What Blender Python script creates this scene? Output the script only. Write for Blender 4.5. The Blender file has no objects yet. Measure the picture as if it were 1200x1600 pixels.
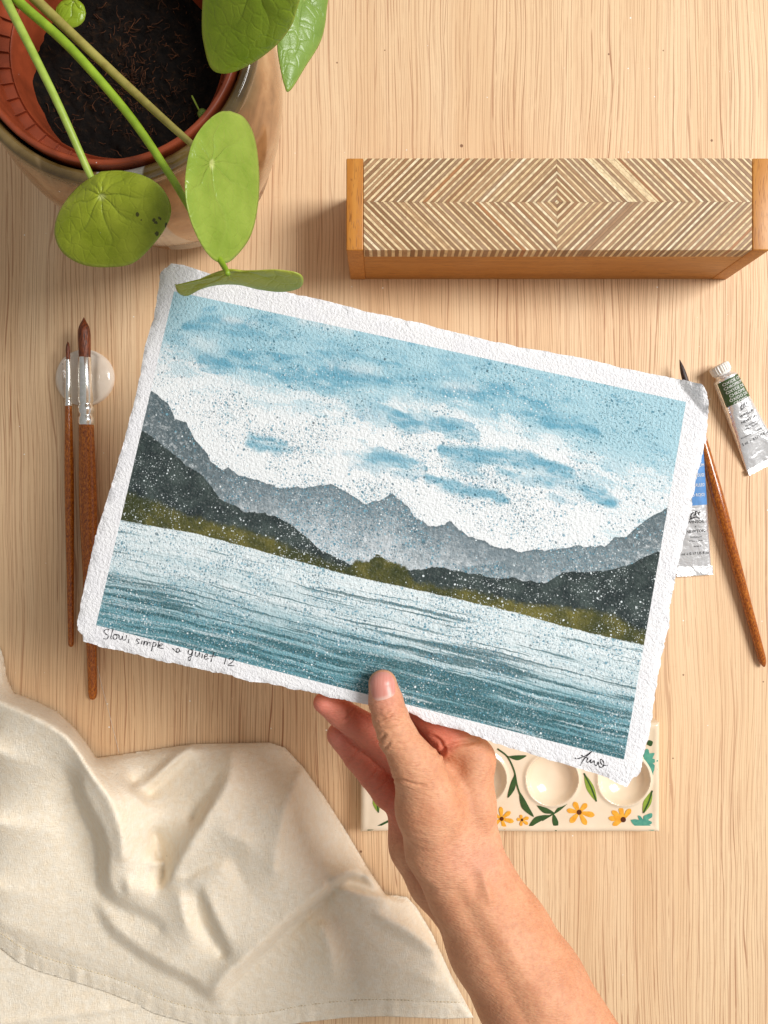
import bpy, bmesh, math, random
import numpy as np
from mathutils import Vector, noise as mnoise

# ------------------------------------------------------------------ camera, light, exposure
U = 0.011            # one modelling unit in metres
CAM = 40.0           # camera height above the table, in modelling units
FP = 1200.0          # focal length in photograph pixels (photograph 1200 x 1600)
sc = bpy.context.scene
COL = sc.collection
cd = bpy.data.cameras.new('camera')
cam = bpy.data.objects.new('camera', cd); COL.objects.link(cam)
cam.location = (0, 0, CAM*U)
cd.sensor_fit = 'HORIZONTAL'; cd.sensor_width = 36.0; cd.lens = 36.0*FP/1200.0
cd.clip_start = 0.005; cd.clip_end = 20
sc.camera = cam
w = bpy.data.worlds.new('World'); sc.world = w; w.use_nodes = True
bg = w.node_tree.nodes['Background']
bg.inputs[0].default_value = (1.0, 0.975, 0.95, 1); bg.inputs[1].default_value = 0.36
# soft room light: a little brighter towards the window on the right, dimmer away from it
_t = w.node_tree; _tc = _t.nodes.new('ShaderNodeTexCoord'); _sp = _t.nodes.new('ShaderNodeSeparateXYZ'); _mr = _t.nodes.new('ShaderNodeMapRange'); _mx = _t.nodes.new('ShaderNodeMix')
_mx.data_type = 'RGBA'; _mr.inputs[1].default_value = -1; _mr.inputs[2].default_value = 1
_t.links.new(_tc.outputs['Generated'], _sp.inputs[0]); _t.links.new(_sp.outputs[0], _mr.inputs[0]); _t.links.new(_mr.outputs[0], _mx.inputs[0])
_mx.inputs[6].default_value = (0.68, 0.65, 0.61, 1); _mx.inputs[7].default_value = (1.34, 1.31, 1.27, 1); _t.links.new(_mx.outputs[2], bg.inputs[0])
ld = bpy.data.lights.new('window_light', 'AREA')
ld.shape = 'RECTANGLE'; ld.size = 1.0; ld.size_y = 1.25; ld.energy = 92; ld.color = (1.0, 0.985, 0.965)
lo = bpy.data.objects.new('window_light', ld); COL.objects.link(lo)
lo.location = (1.80, 0.62, 2.15)
lo.rotation_euler = (Vector((0.02, 0.0, 0.03)) - Vector(lo.location)).to_track_quat('-Z', 'Y').to_euler()
sc.view_settings.view_transform = 'Standard'; sc.view_settings.look = 'None'
sc.view_settings.exposure = 0.0; sc.view_settings.gamma = 1.0
sc.cycles.use_adaptive_sampling = True
sc.cycles.max_bounces = 7

random.seed(4); rng = np.random.default_rng(7)

# ------------------------------------------------------------------ helpers
def P(px, py, z=0.0):
    """photograph pixel at height z -> modelling units (a point above the table)"""
    d = CAM - z
    return ((px-600.0)*d/FP, (800.0-py)*d/FP, z)
def PX(x, z): return x*FP/(CAM-z)
def cm(rpx, z): return rpx*(CAM-z)/FP

def obj(name, verts, faces, mat, parent=None, smooth=True, org=None, uv=None, attrs=None):
    """verts in modelling units, world position; returns one mesh object"""
    v = np.asarray(verts, float)*U
    o0 = np.array(parent['org'] if parent is not None else (org if org is not None else (0, 0, 0)), float)*U
    me = bpy.data.meshes.new(name)
    v = v - o0
    if isinstance(faces, np.ndarray):
        n = len(faces); k = faces.shape[1]
        me.vertices.add(len(v)); me.vertices.foreach_set('co', v.ravel())
        me.loops.add(n*k); me.loops.foreach_set('vertex_index', faces.ravel().astype(np.int32))
        me.polygons.add(n); me.polygons.foreach_set('loop_start', np.arange(0, n*k, k, dtype=np.int32))
        me.update(calc_edges=True); me.validate()
    else:
        me.from_pydata([tuple(a) for a in v], [], faces)
    if smooth is True:
        me.polygons.foreach_set('use_smooth', [True]*len(me.polygons))
    elif smooth:
        me.polygons.foreach_set('use_smooth', [True]*len(me.polygons))
        me.set_sharp_from_angle(angle=math.radians(smooth))
    if attrs:
        for an, av in attrs.items():
            av = np.asarray(av, float)
            if av.ndim == 2:
                a = me.attributes.new(an, 'FLOAT_VECTOR', 'POINT'); a.data.foreach_set('vector', av.ravel())
            else:
                a = me.attributes.new(an, 'FLOAT', 'POINT'); a.data.foreach_set('value', av)
    me.materials.append(mat)
    ob = bpy.data.objects.new(name, me); COL.objects.link(ob)
    if parent is not None:
        ob.parent = parent; ob['org'] = list(parent['org'])
    else:
        ob.location = o0; ob['org'] = list(o0/U)
    return ob
def thing(name, label, cat, org=(0, 0, 0), group=None):
    o = bpy.data.objects.new(name, None); COL.objects.link(o)
    o.empty_display_size = 0.01
    o.location = [a*U for a in org]; o['org'] = list(org); o['label'] = label; o['category'] = cat
    if group: o['group'] = group
    return o
def tag(o, label, cat, group=None):
    o['label'] = label; o['category'] = cat
    if group: o['group'] = group
    return o

def gridfaces(nr, nc, wrap=False, flip=False):
    i = np.arange(nr-1)[:, None]*nc
    j = np.arange(nc if wrap else nc-1)[None, :]
    j2 = (j+1) % nc
    f = np.stack([i+j, i+j2, i+nc+j2, i+nc+j], -1).reshape(-1, 4)
    return f[:, ::-1] if flip else f
def lathe(prof, c, seg=96, wob=None):
    """prof list (r,z) -> verts,faces about the vertical axis through c"""
    vs = []
    for r, z in prof:
        a = np.arange(seg)*2*np.pi/seg
        rr = r + (wob(a, z) if wob else 0)
        vs.append(np.stack([c[0]+rr*np.cos(a), c[1]+rr*np.sin(a), np.full(seg, z)], -1))
    return np.concatenate(vs), gridfaces(len(prof), seg, True)
def catmull(pts, n=8):
    pts = np.asarray(pts, float); out = []
    Q = np.vstack([2*pts[0]-pts[1], pts, 2*pts[-1]-pts[-2]])
    for i in range(1, len(Q)-2):
        for k in range(n):
            t = k/n
            out.append(0.5*((2*Q[i])+(-Q[i-1]+Q[i+1])*t+(2*Q[i-1]-5*Q[i]+4*Q[i+1]-Q[i+2])*t*t+(-Q[i-1]+3*Q[i]-3*Q[i+1]+Q[i+2])*t**3))
    out.append(pts[-1]); return np.array(out)
def tube(pts, rad, seg=16, caps=True, flat=1.0):
    """round tube through pts (world), radius per point; flat scales the radius vertically"""
    pts = np.asarray(pts, float); n = len(pts)
    rad = np.broadcast_to(np.asarray(rad, float), (n,))
    t = np.gradient(pts, axis=0); t /= np.linalg.norm(t, axis=1)[:, None]+1e-9
    up = np.array([0, 0, 1.0]); s = np.cross(t, up); ln = np.linalg.norm(s, axis=1)[:, None]
    s = np.where(ln > 1e-4, s/(ln+1e-9), np.array([1.0, 0, 0])); b = np.cross(s, t)
    a = np.arange(seg)*2*np.pi/seg
    v = pts[:, None, :] + rad[:, None, None]*(np.cos(a)[None, :, None]*s[:, None, :] + flat*np.sin(a)[None, :, None]*b[:, None, :])
    v = v.reshape(-1, 3); f = [tuple(q) for q in gridfaces(n, seg, True)]
    if caps:
        f.append(tuple(range(seg))[::-1]); f.append(tuple(range((n-1)*seg, n*seg)))
    return v, f
def merge(parts):
    V = []; F = []; k = 0
    for v, f in parts:
        V.append(np.asarray(v, float)); F += [tuple(int(i)+k for i in q) for q in f]; k += len(v)
    return np.concatenate(V), F
def box(x0, x1, y0, y1, z0, z1, bev=0.0, seg=2):
    bm = bmesh.new(); bmesh.ops.create_cube(bm, size=1)
    for v in bm.verts:
        v.co = ((x0+x1)/2+v.co.x*(x1-x0), (y0+y1)/2+v.co.y*(y1-y0), (z0+z1)/2+v.co.z*(z1-z0))
    if bev: bmesh.ops.bevel(bm, geom=bm.edges[:], offset=bev, segments=seg, affect='EDGES', profile=0.5)
    bm.verts.index_update(); r = ([tuple(v.co) for v in bm.verts], [tuple(v.index for v in f.verts) for f in bm.faces]); bm.free()
    return r
def fbm2(x, y, scale=1.0, seed=0.0, octv=3):
    """cheap smooth numpy noise, range about -1..1"""
    r = np.random.default_rng(int(seed*13+5)); out = np.zeros(np.broadcast(x, y).shape); amp = 1.0; tot = 0
    for o in range(octv):
        tab = r.random((64, 64))
        X = np.asarray(x)*scale*(2**o); Y = np.asarray(y)*scale*(2**o)
        xi = np.floor(X).astype(int); yi = np.floor(Y).astype(int); fx = X-xi; fy = Y-yi
        fx = fx*fx*(3-2*fx); fy = fy*fy*(3-2*fy)
        g = lambda a, b: tab[a % 64, b % 64]
        out = out + amp*((g(xi, yi)*(1-fx)+g(xi+1, yi)*fx)*(1-fy)+(g(xi, yi+1)*(1-fx)+g(xi+1, yi+1)*fx)*fy)
        tot += amp; amp *= 0.5
    return out/tot*2-1
def polydist(X, Y, pts):
    """distance to polyline, signed side, position 0..1 along it"""
    pts = np.asarray(pts, float); best = np.full(X.shape, 1e9); side = np.zeros(X.shape); tt = np.zeros(X.shape)
    seg = np.linalg.norm(np.diff(pts, axis=0), axis=1); cum = np.concatenate([[0], np.cumsum(seg)]); L = cum[-1]
    for i in range(len(pts)-1):
        a, b = pts[i], pts[i+1]; d = b-a; l2 = d@d+1e-12
        t = np.clip(((X-a[0])*d[0]+(Y-a[1])*d[1])/l2, 0, 1)
        qx = X-a[0]-t*d[0]; qy = Y-a[1]-t*d[1]; dd = np.hypot(qx, qy)
        m = dd < best
        best = np.where(m, dd, best); side = np.where(m, np.sign(d[0]*qy-d[1]*qx), side); tt = np.where(m, (cum[i]+t*seg[i])/L, tt)
    return best, side, tt
def inside(X, Y, poly):
    poly = np.asarray(poly, float); c = np.zeros(X.shape, bool)
    j = len(poly)-1
    for i in range(len(poly)):
        xi, yi = poly[i]; xj, yj = poly[j]
        if yi != yj:
            c ^= ((yi > Y) != (yj > Y)) & (X < (xj-xi)*(Y-yi)/(yj-yi)+xi)
        j = i
    return c

# ------------------------------------------------------------------ materials
def C(h, k=1.0):
    h = h.lstrip('#'); r = []
    for i in (0, 2, 4):
        c = int(h[i:i+2], 16)/255
        r.append((c/12.92 if c <= 0.04045 else ((c+0.055)/1.055)**2.4)*k)
    return (*r, 1.0)
class M:
    def __init__(s, name):
        s.m = bpy.data.materials.new(name); s.m.use_nodes = True
        s.t = s.m.node_tree; s.b = s.t.nodes['Principled BSDF']
    def _in(s, sock, v):
        if isinstance(v, bpy.types.NodeSocket): s.t.links.new(v, sock)
        elif v is not None:
            try: sock.default_value = v
            except Exception: sock.default_value = (v, v, v) if not hasattr(v, '__len__') else v[:3]
    def node(s, ty, **kw):
        n = s.t.nodes.new(ty)
        for k, v in kw.items(): setattr(n, k, v)
        return n
    def math(s, op, a, b=None, c=None, clamp=False):
        n = s.node('ShaderNodeMath', operation=op, use_clamp=clamp)
        for i, v in enumerate((a, b, c)):
            if v is not None: s._in(n.inputs[i], v)
        return n.outputs[0]
    def add(s, a, b): return s.math('ADD', a, b)
    def mul(s, a, b): return s.math('MULTIPLY', a, b)
    def sub(s, a, b): return s.math('SUBTRACT', a, b)
    def lt(s, a, b): return s.math('LESS_THAN', a, b)
    def step(s, x, a, b, to0=0.0, to1=1.0):
        n = s.node('ShaderNodeMapRange', interpolation_type='SMOOTHSTEP')
        s._in(n.inputs[0], x); s._in(n.inputs[1], a); s._in(n.inputs[2], b); s._in(n.inputs[3], to0); s._in(n.inputs[4], to1)
        return n.outputs[0]
    def mix(s, f, a, b, mode='MIX'):
        n = s.node('ShaderNodeMix', data_type='RGBA', blend_type=mode)
        s._in(n.inputs[0], f); s._in(n.inputs[6], a); s._in(n.inputs[7], b)
        return n.outputs[2]
    def coord(s, kind='Object', scale=1.0/U, rot=(0, 0, 0)):
        n = s.node('ShaderNodeTexCoord'); return s.map(n.outputs[kind], scale, rot)
    def map(s, vec, scale=1.0, rot=(0, 0, 0), loc=(0, 0, 0)):
        m = s.node('ShaderNodeMapping'); s._in(m.inputs['Vector'], vec)
        m.inputs['Scale'].default_value = (scale,)*3 if not hasattr(scale, '__len__') else scale
        m.inputs['Rotation'].default_value = rot; m.inputs['Location'].default_value = loc
        return m.outputs[0]
    def attr(s, name, vec=False):
        n = s.node('ShaderNodeAttribute', attribute_name=name); return n.outputs['Vector' if vec else 'Fac']
    def noise(s, vec, scale, detail=2.0, rough=0.5, dist=0.0, color=False):
        n = s.node('ShaderNodeTexNoise'); s._in(n.inputs['Vector'], vec)
        n.inputs['Scale'].default_value = scale; n.inputs['Detail'].default_value = detail
        n.inputs['Roughness'].default_value = rough; n.inputs['Distortion'].default_value = dist
        return n.outputs['Color' if color else 'Fac']
    def vor(s, vec, scale, feature='F1', rand=1.0, dim='3D'):
        n = s.node('ShaderNodeTexVoronoi', feature=feature, voronoi_dimensions=dim); s._in(n.inputs['Vector'], vec)
        n.inputs['Scale'].default_value = scale; n.inputs['Randomness'].default_value = rand
        return n
    def ramp(s, f, stops, interp='LINEAR'):
        n = s.node('ShaderNodeValToRGB'); s._in(n.inputs[0], f); cr = n.color_ramp; cr.interpolation = interp
        while len(cr.elements) < len(stops): cr.elements.new(0.5)
        for e, (p, c) in zip(cr.elements, stops):
            e.position = p; e.color = c if hasattr(c, '__len__') else (c, c, c, 1)
        return n.outputs[0]
    def sep(s, vec):
        n = s.node('ShaderNodeSeparateXYZ'); s._in(n.inputs[0], vec); return n.outputs
    def comb(s, x, y, z):
        n = s.node('ShaderNodeCombineXYZ'); s._in(n.inputs[0], x); s._in(n.inputs[1], y); s._in(n.inputs[2], z); return n.outputs[0]
    def vadd(s, a, b, op='ADD'):
        n = s.node('ShaderNodeVectorMath', operation=op); s._in(n.inputs[0], a); s._in(n.inputs[1], b); return n.outputs[0]
    def bump(s, h, strength=0.3, dist=0.02, normal=None):
        n = s.node('ShaderNodeBump'); s._in(n.inputs['Height'], h); n.inputs['Strength'].default_value = strength
        n.inputs['Distance'].default_value = dist*U
        if normal is not None: s._in(n.inputs['Normal'], normal)
        return n.outputs[0]
    def dots(s, vec, scale, rmin, rmax, dens, pw=2.5, soft=0.04, dim='2D', wob=None):
        """round splatters: one per cell, random radius, kept where random < dens"""
        if wob: vec = s.vadd(vec, s.vadd(s.noise(vec, scale*1.7, 1, color=True), (wob*0.5,)*3, 'SUBTRACT') if False else s.map(s.noise(vec, scale*1.7, 1, color=True), wob/scale))
        v = s.vor(vec, scale, dim=dim)
        r, g, b = s.sep(v.outputs['Color'])
        rad = s.add(s.mul(s.math('POWER', r, pw), rmax-rmin), rmin)
        keep = s.lt(g, dens)
        d = s.sub(rad, v.outputs['Distance'])
        return s.mul(s.step(d, -soft*0.5, soft*0.5), keep), b
    def specks(s, col, vec, scale=1.3, dens=0.12, rmin=0.02, rmax=0.07, color=(0.85, 0.85, 0.84, 1)):
        f, _ = s.dots(vec, scale, rmin, rmax, dens, dim='3D', soft=0.02)
        return s.mix(f, col, color)
    def out(s, base=None, rough=None, normal=None, **kw):
        if base is not None: s._in(s.b.inputs['Base Color'], base)
        if rough is not None: s._in(s.b.inputs['Roughness'], rough)
        if normal is not None: s._in(s.b.inputs['Normal'], normal)
        for k, v in kw.items(): s._in(s.b.inputs[k.replace('_', ' ')], v)
        return s.m

def mat_table():
    m = M('plywood'); c = m.coord()
    x, y, z = m.sep(c)
    wx = m.add(m.mul(m.sub(m.noise(m.map(c, (0.10, 0.055, 1)), 1.0, 2), 0.5), 1.3), m.mul(m.sub(m.noise(m.map(c, (0.5, 0.12, 1)), 1.0, 2), 0.5), 0.12))
    c2 = m.comb(m.add(x, wx), y, 0.0)
    base = m.ramp(m.noise(m.map(c2, (0.35, 0.035, 1)), 1.0, 3), [(0.25, C('#dcb68b')), (0.5, C('#e6c49b')), (0.75, C('#eed1aa'))])
    # pale and dark growth bands
    band = m.noise(m.map(c2, (2.4, 0.05, 1)), 1.0, 3, 0.6)
    base = m.mix(m.step(band, 0.45, 0.8, 0, 0.22), base, C('#d9b088'))
    # thin dark pore lines at uneven spacing, broken along their length
    x2, y2, _ = m.sep(c2)
    dens = m.noise(m.map(c2, (0.16, 0.05, 1), loc=(7, 3, 0)), 1.0, 2)
    lns = None
    for fq, seed, wdt, amp, yb in ((4.3, 3.0, 0.11, 1.0, 0.34), (5.9, 17.0, 0.12, 0.7, 0.25), (2.3, 41.0, 0.075, 1.0, 0.22), (9.0, 71.0, 0.15, 0.4, 0.6)):
        wob = m.mul(m.sub(m.noise(m.map(c2, (fq*0.35, 0.06, 1), loc=(seed, 0, 0)), 1.0, 2), 0.5), 2.6)
        t = m.add(m.mul(x2, fq), wob); idn = m.math('FLOOR', t); fr = m.math('FRACT', t)
        wn = m.node('ShaderNodeTexWhiteNoise', noise_dimensions='1D'); m._in(wn.inputs['W'], m.add(idn, seed)); r1, r2, r3 = m.sep(wn.outputs['Color'])
        d = m.math('ABSOLUTE', m.sub(fr, m.add(0.3, m.mul(r1, 0.4))))
        br = m.noise(m.comb(m.mul(idn, 7.3), m.mul(y2, yb), seed), 1.0, 3, 0.6)
        wd = m.mul(wdt, m.add(0.45, m.mul(br, 1.0)))
        l = m.mul(m.sub(1.0, m.step(d, m.mul(wd, 0.3), wd)), m.mul(m.step(br, 0.32, 0.50), m.mul(m.add(0.20, m.mul(r2, 0.65)), amp)))
        l = m.mul(l, m.step(dens, 0.25, 0.6, 0.6, 1.0))
        lns = l if lns is None else m.math('MAXIMUM', lns, l)
    ln = lns
    col = m.mix(ln, base, C('#935433'))
    col = m.mix(m.step(m.noise(m.map(c, (1.5, 9, 1)), 1.0, 3), 0.55, 0.8, 0, 0.12), col, C('#c99a70'))
    # small knots, specks
    kf, _ = m.dots(c2, 0.22, 0.008, 0.022, 0.3, dim='2D', soft=0.006)
    col = m.mix(m.mul(kf, 0.8), col, C('#6d4024'))
    wf, _ = m.dots(c, 0.7, 0.006, 0.03, 0.22, dim='2D', soft=0.006, pw=3)
    col = m.mix(wf, col, C('#f4efe8'))
    nb = m.bump(m.mul(ln, -1.0), 0.5, 0.015, m.bump(m.noise(m.map(c, (20, 3, 1)), 1.0, 2), 0.1, 0.01))
    return m.out(col, m.step(ln, 0, 1, 0.5, 0.7), nb, Specular_IOR_Level=0.35)
def mat_oak(name, a, b, axis='x', dark='#8a4f1c', spec=0.4):
    m = M(name); c = m.coord()
    sc_ = {'x': (0.12, 3.5, 3.5), 'y': (3.5, 0.12, 3.5), 'z': (3.5, 3.5, 0.2)}[axis]
    sc2 = {'x': (0.9, 26, 26), 'y': (26, 0.9, 26), 'z': (26, 26, 1)}[axis]
    c = m.vadd(c, m.map(m.noise(m.map(c, 0.5), 1.0, 2, color=True), 0.35))
    col = m.ramp(m.noise(m.map(c, sc_), 1.0, 4, 0.6), [(0.3, C(a)), (0.7, C(b))])
    pr = m.step(m.noise(m.map(c, sc2), 1.0, 1), 0.58, 0.7, 0, 0.65)
    col = m.mix(pr, col, C(dark))
    col = m.specks(col, m.coord(), 1.6, 0.16, 0.015, 0.07)
    return m.out(col, 0.42, m.bump(m.mul(pr, -1), 0.4, 0.01), Specular_IOR_Level=spec)
def mat_strip(name, stops):
    m = M(name); c = m.coord(); r = m.node('ShaderNodeObjectInfo').outputs['Random']
    x, y, z = m.sep(c); q = m.math('ABSOLUTE', x)
    col = m.ramp(r, [(p, C(h)) for p, h in stops])
    g = m.noise(m.vadd(m.map(c, (4, 4, 4)), m.comb(m.mul(r, 50), 0, 0)), 1.0, 3)
    col = m.mix(m.step(g, 0.35, 0.75, 0, 0.45), col, C('#8a6440'))
    p = m.step(m.noise(m.map(c, (22, 22, 22)), 1.0, 1), 0.6, 0.75, 0, 0.5)
    col = m.mix(p, col, C('#5f3f24'))
    col = m.specks(col, c, 1.6, 0.2, 0.015, 0.07)
    return m.out(col, 0.5, m.bump(g, 0.2, 0.01), Specular_IOR_Level=0.3)
def mat_plain(name, hexc, rough=0.5, noise_amt=0.1, nscale=3.0, bump=0.1, spec=0.5, speck=0.0, dark=None, **kw):
    m = M(name); c = m.coord()
    n = m.noise(c, nscale, 3)
    base = C(hexc); dk = C(dark) if dark else tuple(x*(1-noise_amt*2) for x in base[:3])+(1,)
    col = m.mix(m.step(n, 0.3, 0.7), dk, base)
    if speck: col = m.specks(col, c, 1.6, speck, 0.015, 0.06)
    return m.out(col, rough, m.bump(m.noise(c, nscale*6, 2), bump, 0.02), Specular_IOR_Level=spec, **kw)

# ------------------------------------------------------------------ the table
def build_table():
    v, f = box(-60, 60, -70, 62, -2.4, 0, 0.08)
    o = obj('table', v, f, mat_table(), smooth=30); o['kind'] = 'structure'
build_table()

# ------------------------------------------------------------------ wooden box with patterned lid
def build_box():
    zt = 4.5
    x0, y1, _ = P(541, 247, zt); x1, y0, _ = P(1203, 391, zt)
    lx0 = P(568.5, 0, zt)[0]; lx1 = P(1175, 0, zt)[0]
    t = thing('pencil_box', 'long wooden box with a striped diamond marquetry lid and oak end blocks', 'box', ((x0+x1)/2, (y0+y1)/2, 0))
    cap = mat_oak('golden_oak_cap', '#b26f26', '#c98a3c', 'y', '#744012')
    bod = mat_oak('golden_oak_body', '#b0722c', '#c4883e', 'x', '#804a16')
    for a, b in ((x0, lx0-0.02), (lx1+0.02, x1)):
        v, f = box(a, b, y0, y1, 0, zt, 0.06, 3); obj('end_block', v, f, cap, t, 30)
    v, f = box(lx0-0.02, lx1+0.02, y0+0.03, y1-0.03, 0.0, zt-0.93, 0.02); obj('body', v, f, bod, t, 30)
    v, f = box(lx0+0.03, lx1-0.03, y0+0.05, y1-0.05, zt-0.9, zt-0.5)
    lid = obj('lid', v, f, mat_plain('lid_core', '#4a3220', 0.6), t, False)
    ml = mat_strip('pale_ply', [(0.0, '#e6c898'), (0.4, '#f2deb4'), (0.75, '#ebd0a2'), (1.0, '#f7e8c6')])
    md = mat_strip('dark_ply', [(0.0, '#8a6848'), (0.25, '#a98a6c'), (0.5, '#8f6a48'), (0.75, '#bb9872'), (0.9, '#9c7350'), (0.96, '#a9835c'), (0.98, '#b0764a'), (1.0, '#82603f')])
    cx, cy, _ = P(870.5, 315.5, zt)
    X0, X1, Y0, Y1 = lx0-cx, lx1-cx, y0+0.01-cy, y1-0.01-cy
    for sx in (-1, 1):
        for sy in (-1, 1):
            W = abs(X0 if sx < 0 else X1); Hh = abs(Y0 if sy < 0 else Y1)
            smax = W+Hh; s = 0.0; k = 0
            while s < smax-0.02:
                wd = (0.145 if k % 2 == 0 else 0.20)*random.uniform(0.84, 1.16)
                if k == 0: wd = 0.11
                s1 = min(s+wd, smax); a, b = s+0.009, s1-0.009
                rnd = 0.02
                # convex polygon: band a<=x+y<=b in [0,W]x[0,H]
                def ends(q):
                    pa = (q, 0) if q <= W else (W, q-W)
                    pb = (0, q) if q <= Hh else (q-Hh, Hh)
                    return pa, pb
                (ax, ay), (bx, by) = ends(a); (cx1, cy1), (dx, dy) = ends(b)
                poly = [(ax, ay)]
                if a < W < b: poly.append((W, 0))
                poly += [(cx1, cy1), (dx, dy)]
                if a < Hh < b: poly.append((0, Hh))
                poly.append((bx, by))
                cl = []
                for q in poly:
                    if not cl or abs(q[0]-cl[-1][0])+abs(q[1]-cl[-1][1]) > 1e-4: cl.append(q)
                g = 0.004
                pts = [(cx+sx*max(x, g), cy+sy*max(y, g)) for x, y in cl]
                if sx*sy < 0: pts = pts[::-1]
                n = len(pts)
                if n >= 3:
                    h = zt-0.008+random.uniform(-0.008, 0.006)
                    v = [(x, y, h) for x, y in pts]+[(x, y, zt-0.92) for x, y in pts]
                    f = [tuple(range(n))]+[(i, n+i, n+(i+1) % n, (i+1) % n) for i in range(n)]
                    m_ = ml if (k % 2 == 0) else md
                    if random.random() < 0.004: m_ = ml if m_ is md else md
                    obj('strip', v, f, m_, lid, False)
                s = s1; k += 1
build_box()

# ------------------------------------------------------------------ the watercolour
RC = np.array([[272, 455], [1072, 628], [975, 1187], [150, 977]], float)
def homog(src, dst):
    A = []
    for (x, y), (X, Y) in zip(src, dst):
        A.append([x, y, 1, 0, 0, 0, -X*x, -X*y]); A.append([0, 0, 0, x, y, 1, -Y*x, -Y*y])
    h = np.linalg.solve(np.array(A), np.asarray(dst, float).ravel()); return np.append(h, 1).reshape(3, 3)
HM = homog([(0, 0), (1, 0), (1, 1), (0, 1)], RC); HI = np.linalg.inv(HM)
def hap(Hm, x, y):
    x = np.asarray(x, float); y = np.asarray(y, float)
    d = Hm[2, 0]*x+Hm[2, 1]*y+Hm[2, 2]
    return (Hm[0, 0]*x+Hm[0, 1]*y+Hm[0, 2])/d, (Hm[1, 0]*x+Hm[1, 1]*y+Hm[1, 2])/d
ZA = np.linalg.lstsq(np.c_[RC, np.ones(4)], np.array([10.4, 11.75, 12.7, 11.4]), rcond=None)[0]
def paper_z(px, py):
    u, v = hap(HI, px, py)
    z = ZA[0]*px+ZA[1]*py+ZA[2]
    z = z + 0.16*np.sin(u*3.3+0.4)+0.10*np.sin(v*4.0+u*2)          # gentle warp of the handmade sheet
    return z
ED = dict(
 top=[(252, 414), (262, 409), (287, 413), (324, 426), (400, 445), (506, 470), (567, 486), (660, 505), (700, 516), (800, 539), (900, 557), (975, 575), (1025, 586), (1060, 592), (1104, 600)],
 bottom=[(119, 990), (123, 1001), (156, 1011), (193, 1018), (240, 1029), (296, 1042), (380, 1061), (473, 1080), (539, 1094), (590, 1104), (641, 1114), (667, 1129), (692, 1136), (739, 1149), (768, 1160), (859, 1187), (930, 1207), (968, 1226), (985, 1231), (999, 1220)],
 left=[(252, 416), (240, 498), (226, 545), (212, 619), (193, 689), (175, 755), (151, 829), (140, 881), (126, 940), (119, 988)],
 right=[(1106, 598), (1109, 630), (1105, 675), (1095, 720), (1080, 780), (1072, 830), (1052, 920), (1045, 977), (1031, 1034), (1018, 1130), (1004, 1184), (998, 1222)])
def edge_fn(name, horiz):
    p = np.array(ED[name], float); u, v = hap(HI, p[:, 0], p[:, 1])
    a, b = (u, v) if horiz else (v, u); o = np.argsort(a); return a[o], b[o]
def deckle(t, seed, amp):
    z = np.zeros_like(t)
    a = amp*(0.8*fbm2(t*13, t*0+seed, 1, seed, 4)+0.8*np.clip(fbm2(t*41.3, t*0+seed+3, 1, seed+1, 5)-0.1, -0.12, 1)+0.35*fbm2(t*131, t*0+9, 1, seed+2, 2)*np.clip(fbm2(t*9, t*0, 1, seed+5, 2)+0.6, 0, 1.4))
    return a
def paper_grid(nu=520, nv=370):
    s = np.linspace(0, 1, nu); r = np.linspace(0, 1, nv)
    # denser near the rims
    S, R = np.meshgrid(s, r)
    mg = 0.075
    uT, vT = edge_fn('top', True); uB, vB = edge_fn('bottom', True); vL, uL = edge_fn('left', False); vR, uR = edge_fn('right', False)
    uu0 = np.interp(S, [0, mg, 1-mg, 1], [-0.05, 0, 1, 1.045]); vv0 = np.interp(R, [0, mg, 1-mg, 1], [-0.08, 0, 1, 1.07])
    eL = np.interp(vv0, vL, uL)+deckle(vv0, 1, 0.0024); eR = np.interp(vv0, vR, uR)+deckle(vv0, 5, 0.0045)
    eT = np.interp(uu0, uT, vT)+deckle(uu0, 9, 0.0042); eB = np.interp(uu0, uB, vB)+deckle(uu0, 14, 0.0068)
    a = np.clip(S/mg, 0, 1); b = np.clip((1-S)/mg, 0, 1); c = np.clip(R/mg, 0, 1); d = np.clip((1-R)/mg, 0, 1)
    uu = np.where(S < mg, eL*(1-a), np.where(S > 1-mg, 1+(eR-1)*(1-b), uu0))
    vv = np.where(R < mg, eT*(1-c), np.where(R > 1-mg, 1+(eB-1)*(1-d), vv0))
    for (pa, pc, su, sv) in ((a, c, 0, 0), (b, c, 1, 0), (a, d, 0, 1), (b, d, 1, 1)):
        p_ = 1-pa; q_ = 1-pc; m_ = (p_ > 0) & (q_ > 0)
        fu = np.sqrt(1-0.32*q_**4*np.clip(p_, 0, 1)**2); fv_ = np.sqrt(1-0.32*p_**4*np.clip(q_, 0, 1)**2)
        uu = np.where(m_, su+(uu-su)*fu, uu); vv = np.where(m_, sv+(vv-sv)*fv_, vv)
    edge = np.minimum(np.minimum(a, b), np.minimum(c, d))   # 0 on the rim .. 1 inside
    return uu, vv, edge
def ridge(pts):
    p = np.array(pts, float); u, v = hap(HI, p[:, 0], p[:, 1]); o = np.argsort(u); return u[o], v[o]
FAR = [(238, 612), (246, 617), (263, 633), (273, 654), (291, 659), (305, 689), (324, 706), (329, 722), (347, 734), (357, 731), (371, 743), (399, 750), (441, 763), (480, 760), (520, 756), (543, 771), (571, 786), (592, 781), (613, 772), (628, 782), (648, 806), (670, 822), (695, 820), (702, 814), (730, 835), (770, 851), (815, 862), (880, 855), (950, 850), (960, 840), (980, 837), (1000, 820), (1020, 806), (1040, 795)]
MID = [(560, 935), (640, 915), (700, 893), (735, 885), (770, 880), (800, 871), (840, 861), (880, 858), (950, 856), (1040, 856)]
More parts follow.
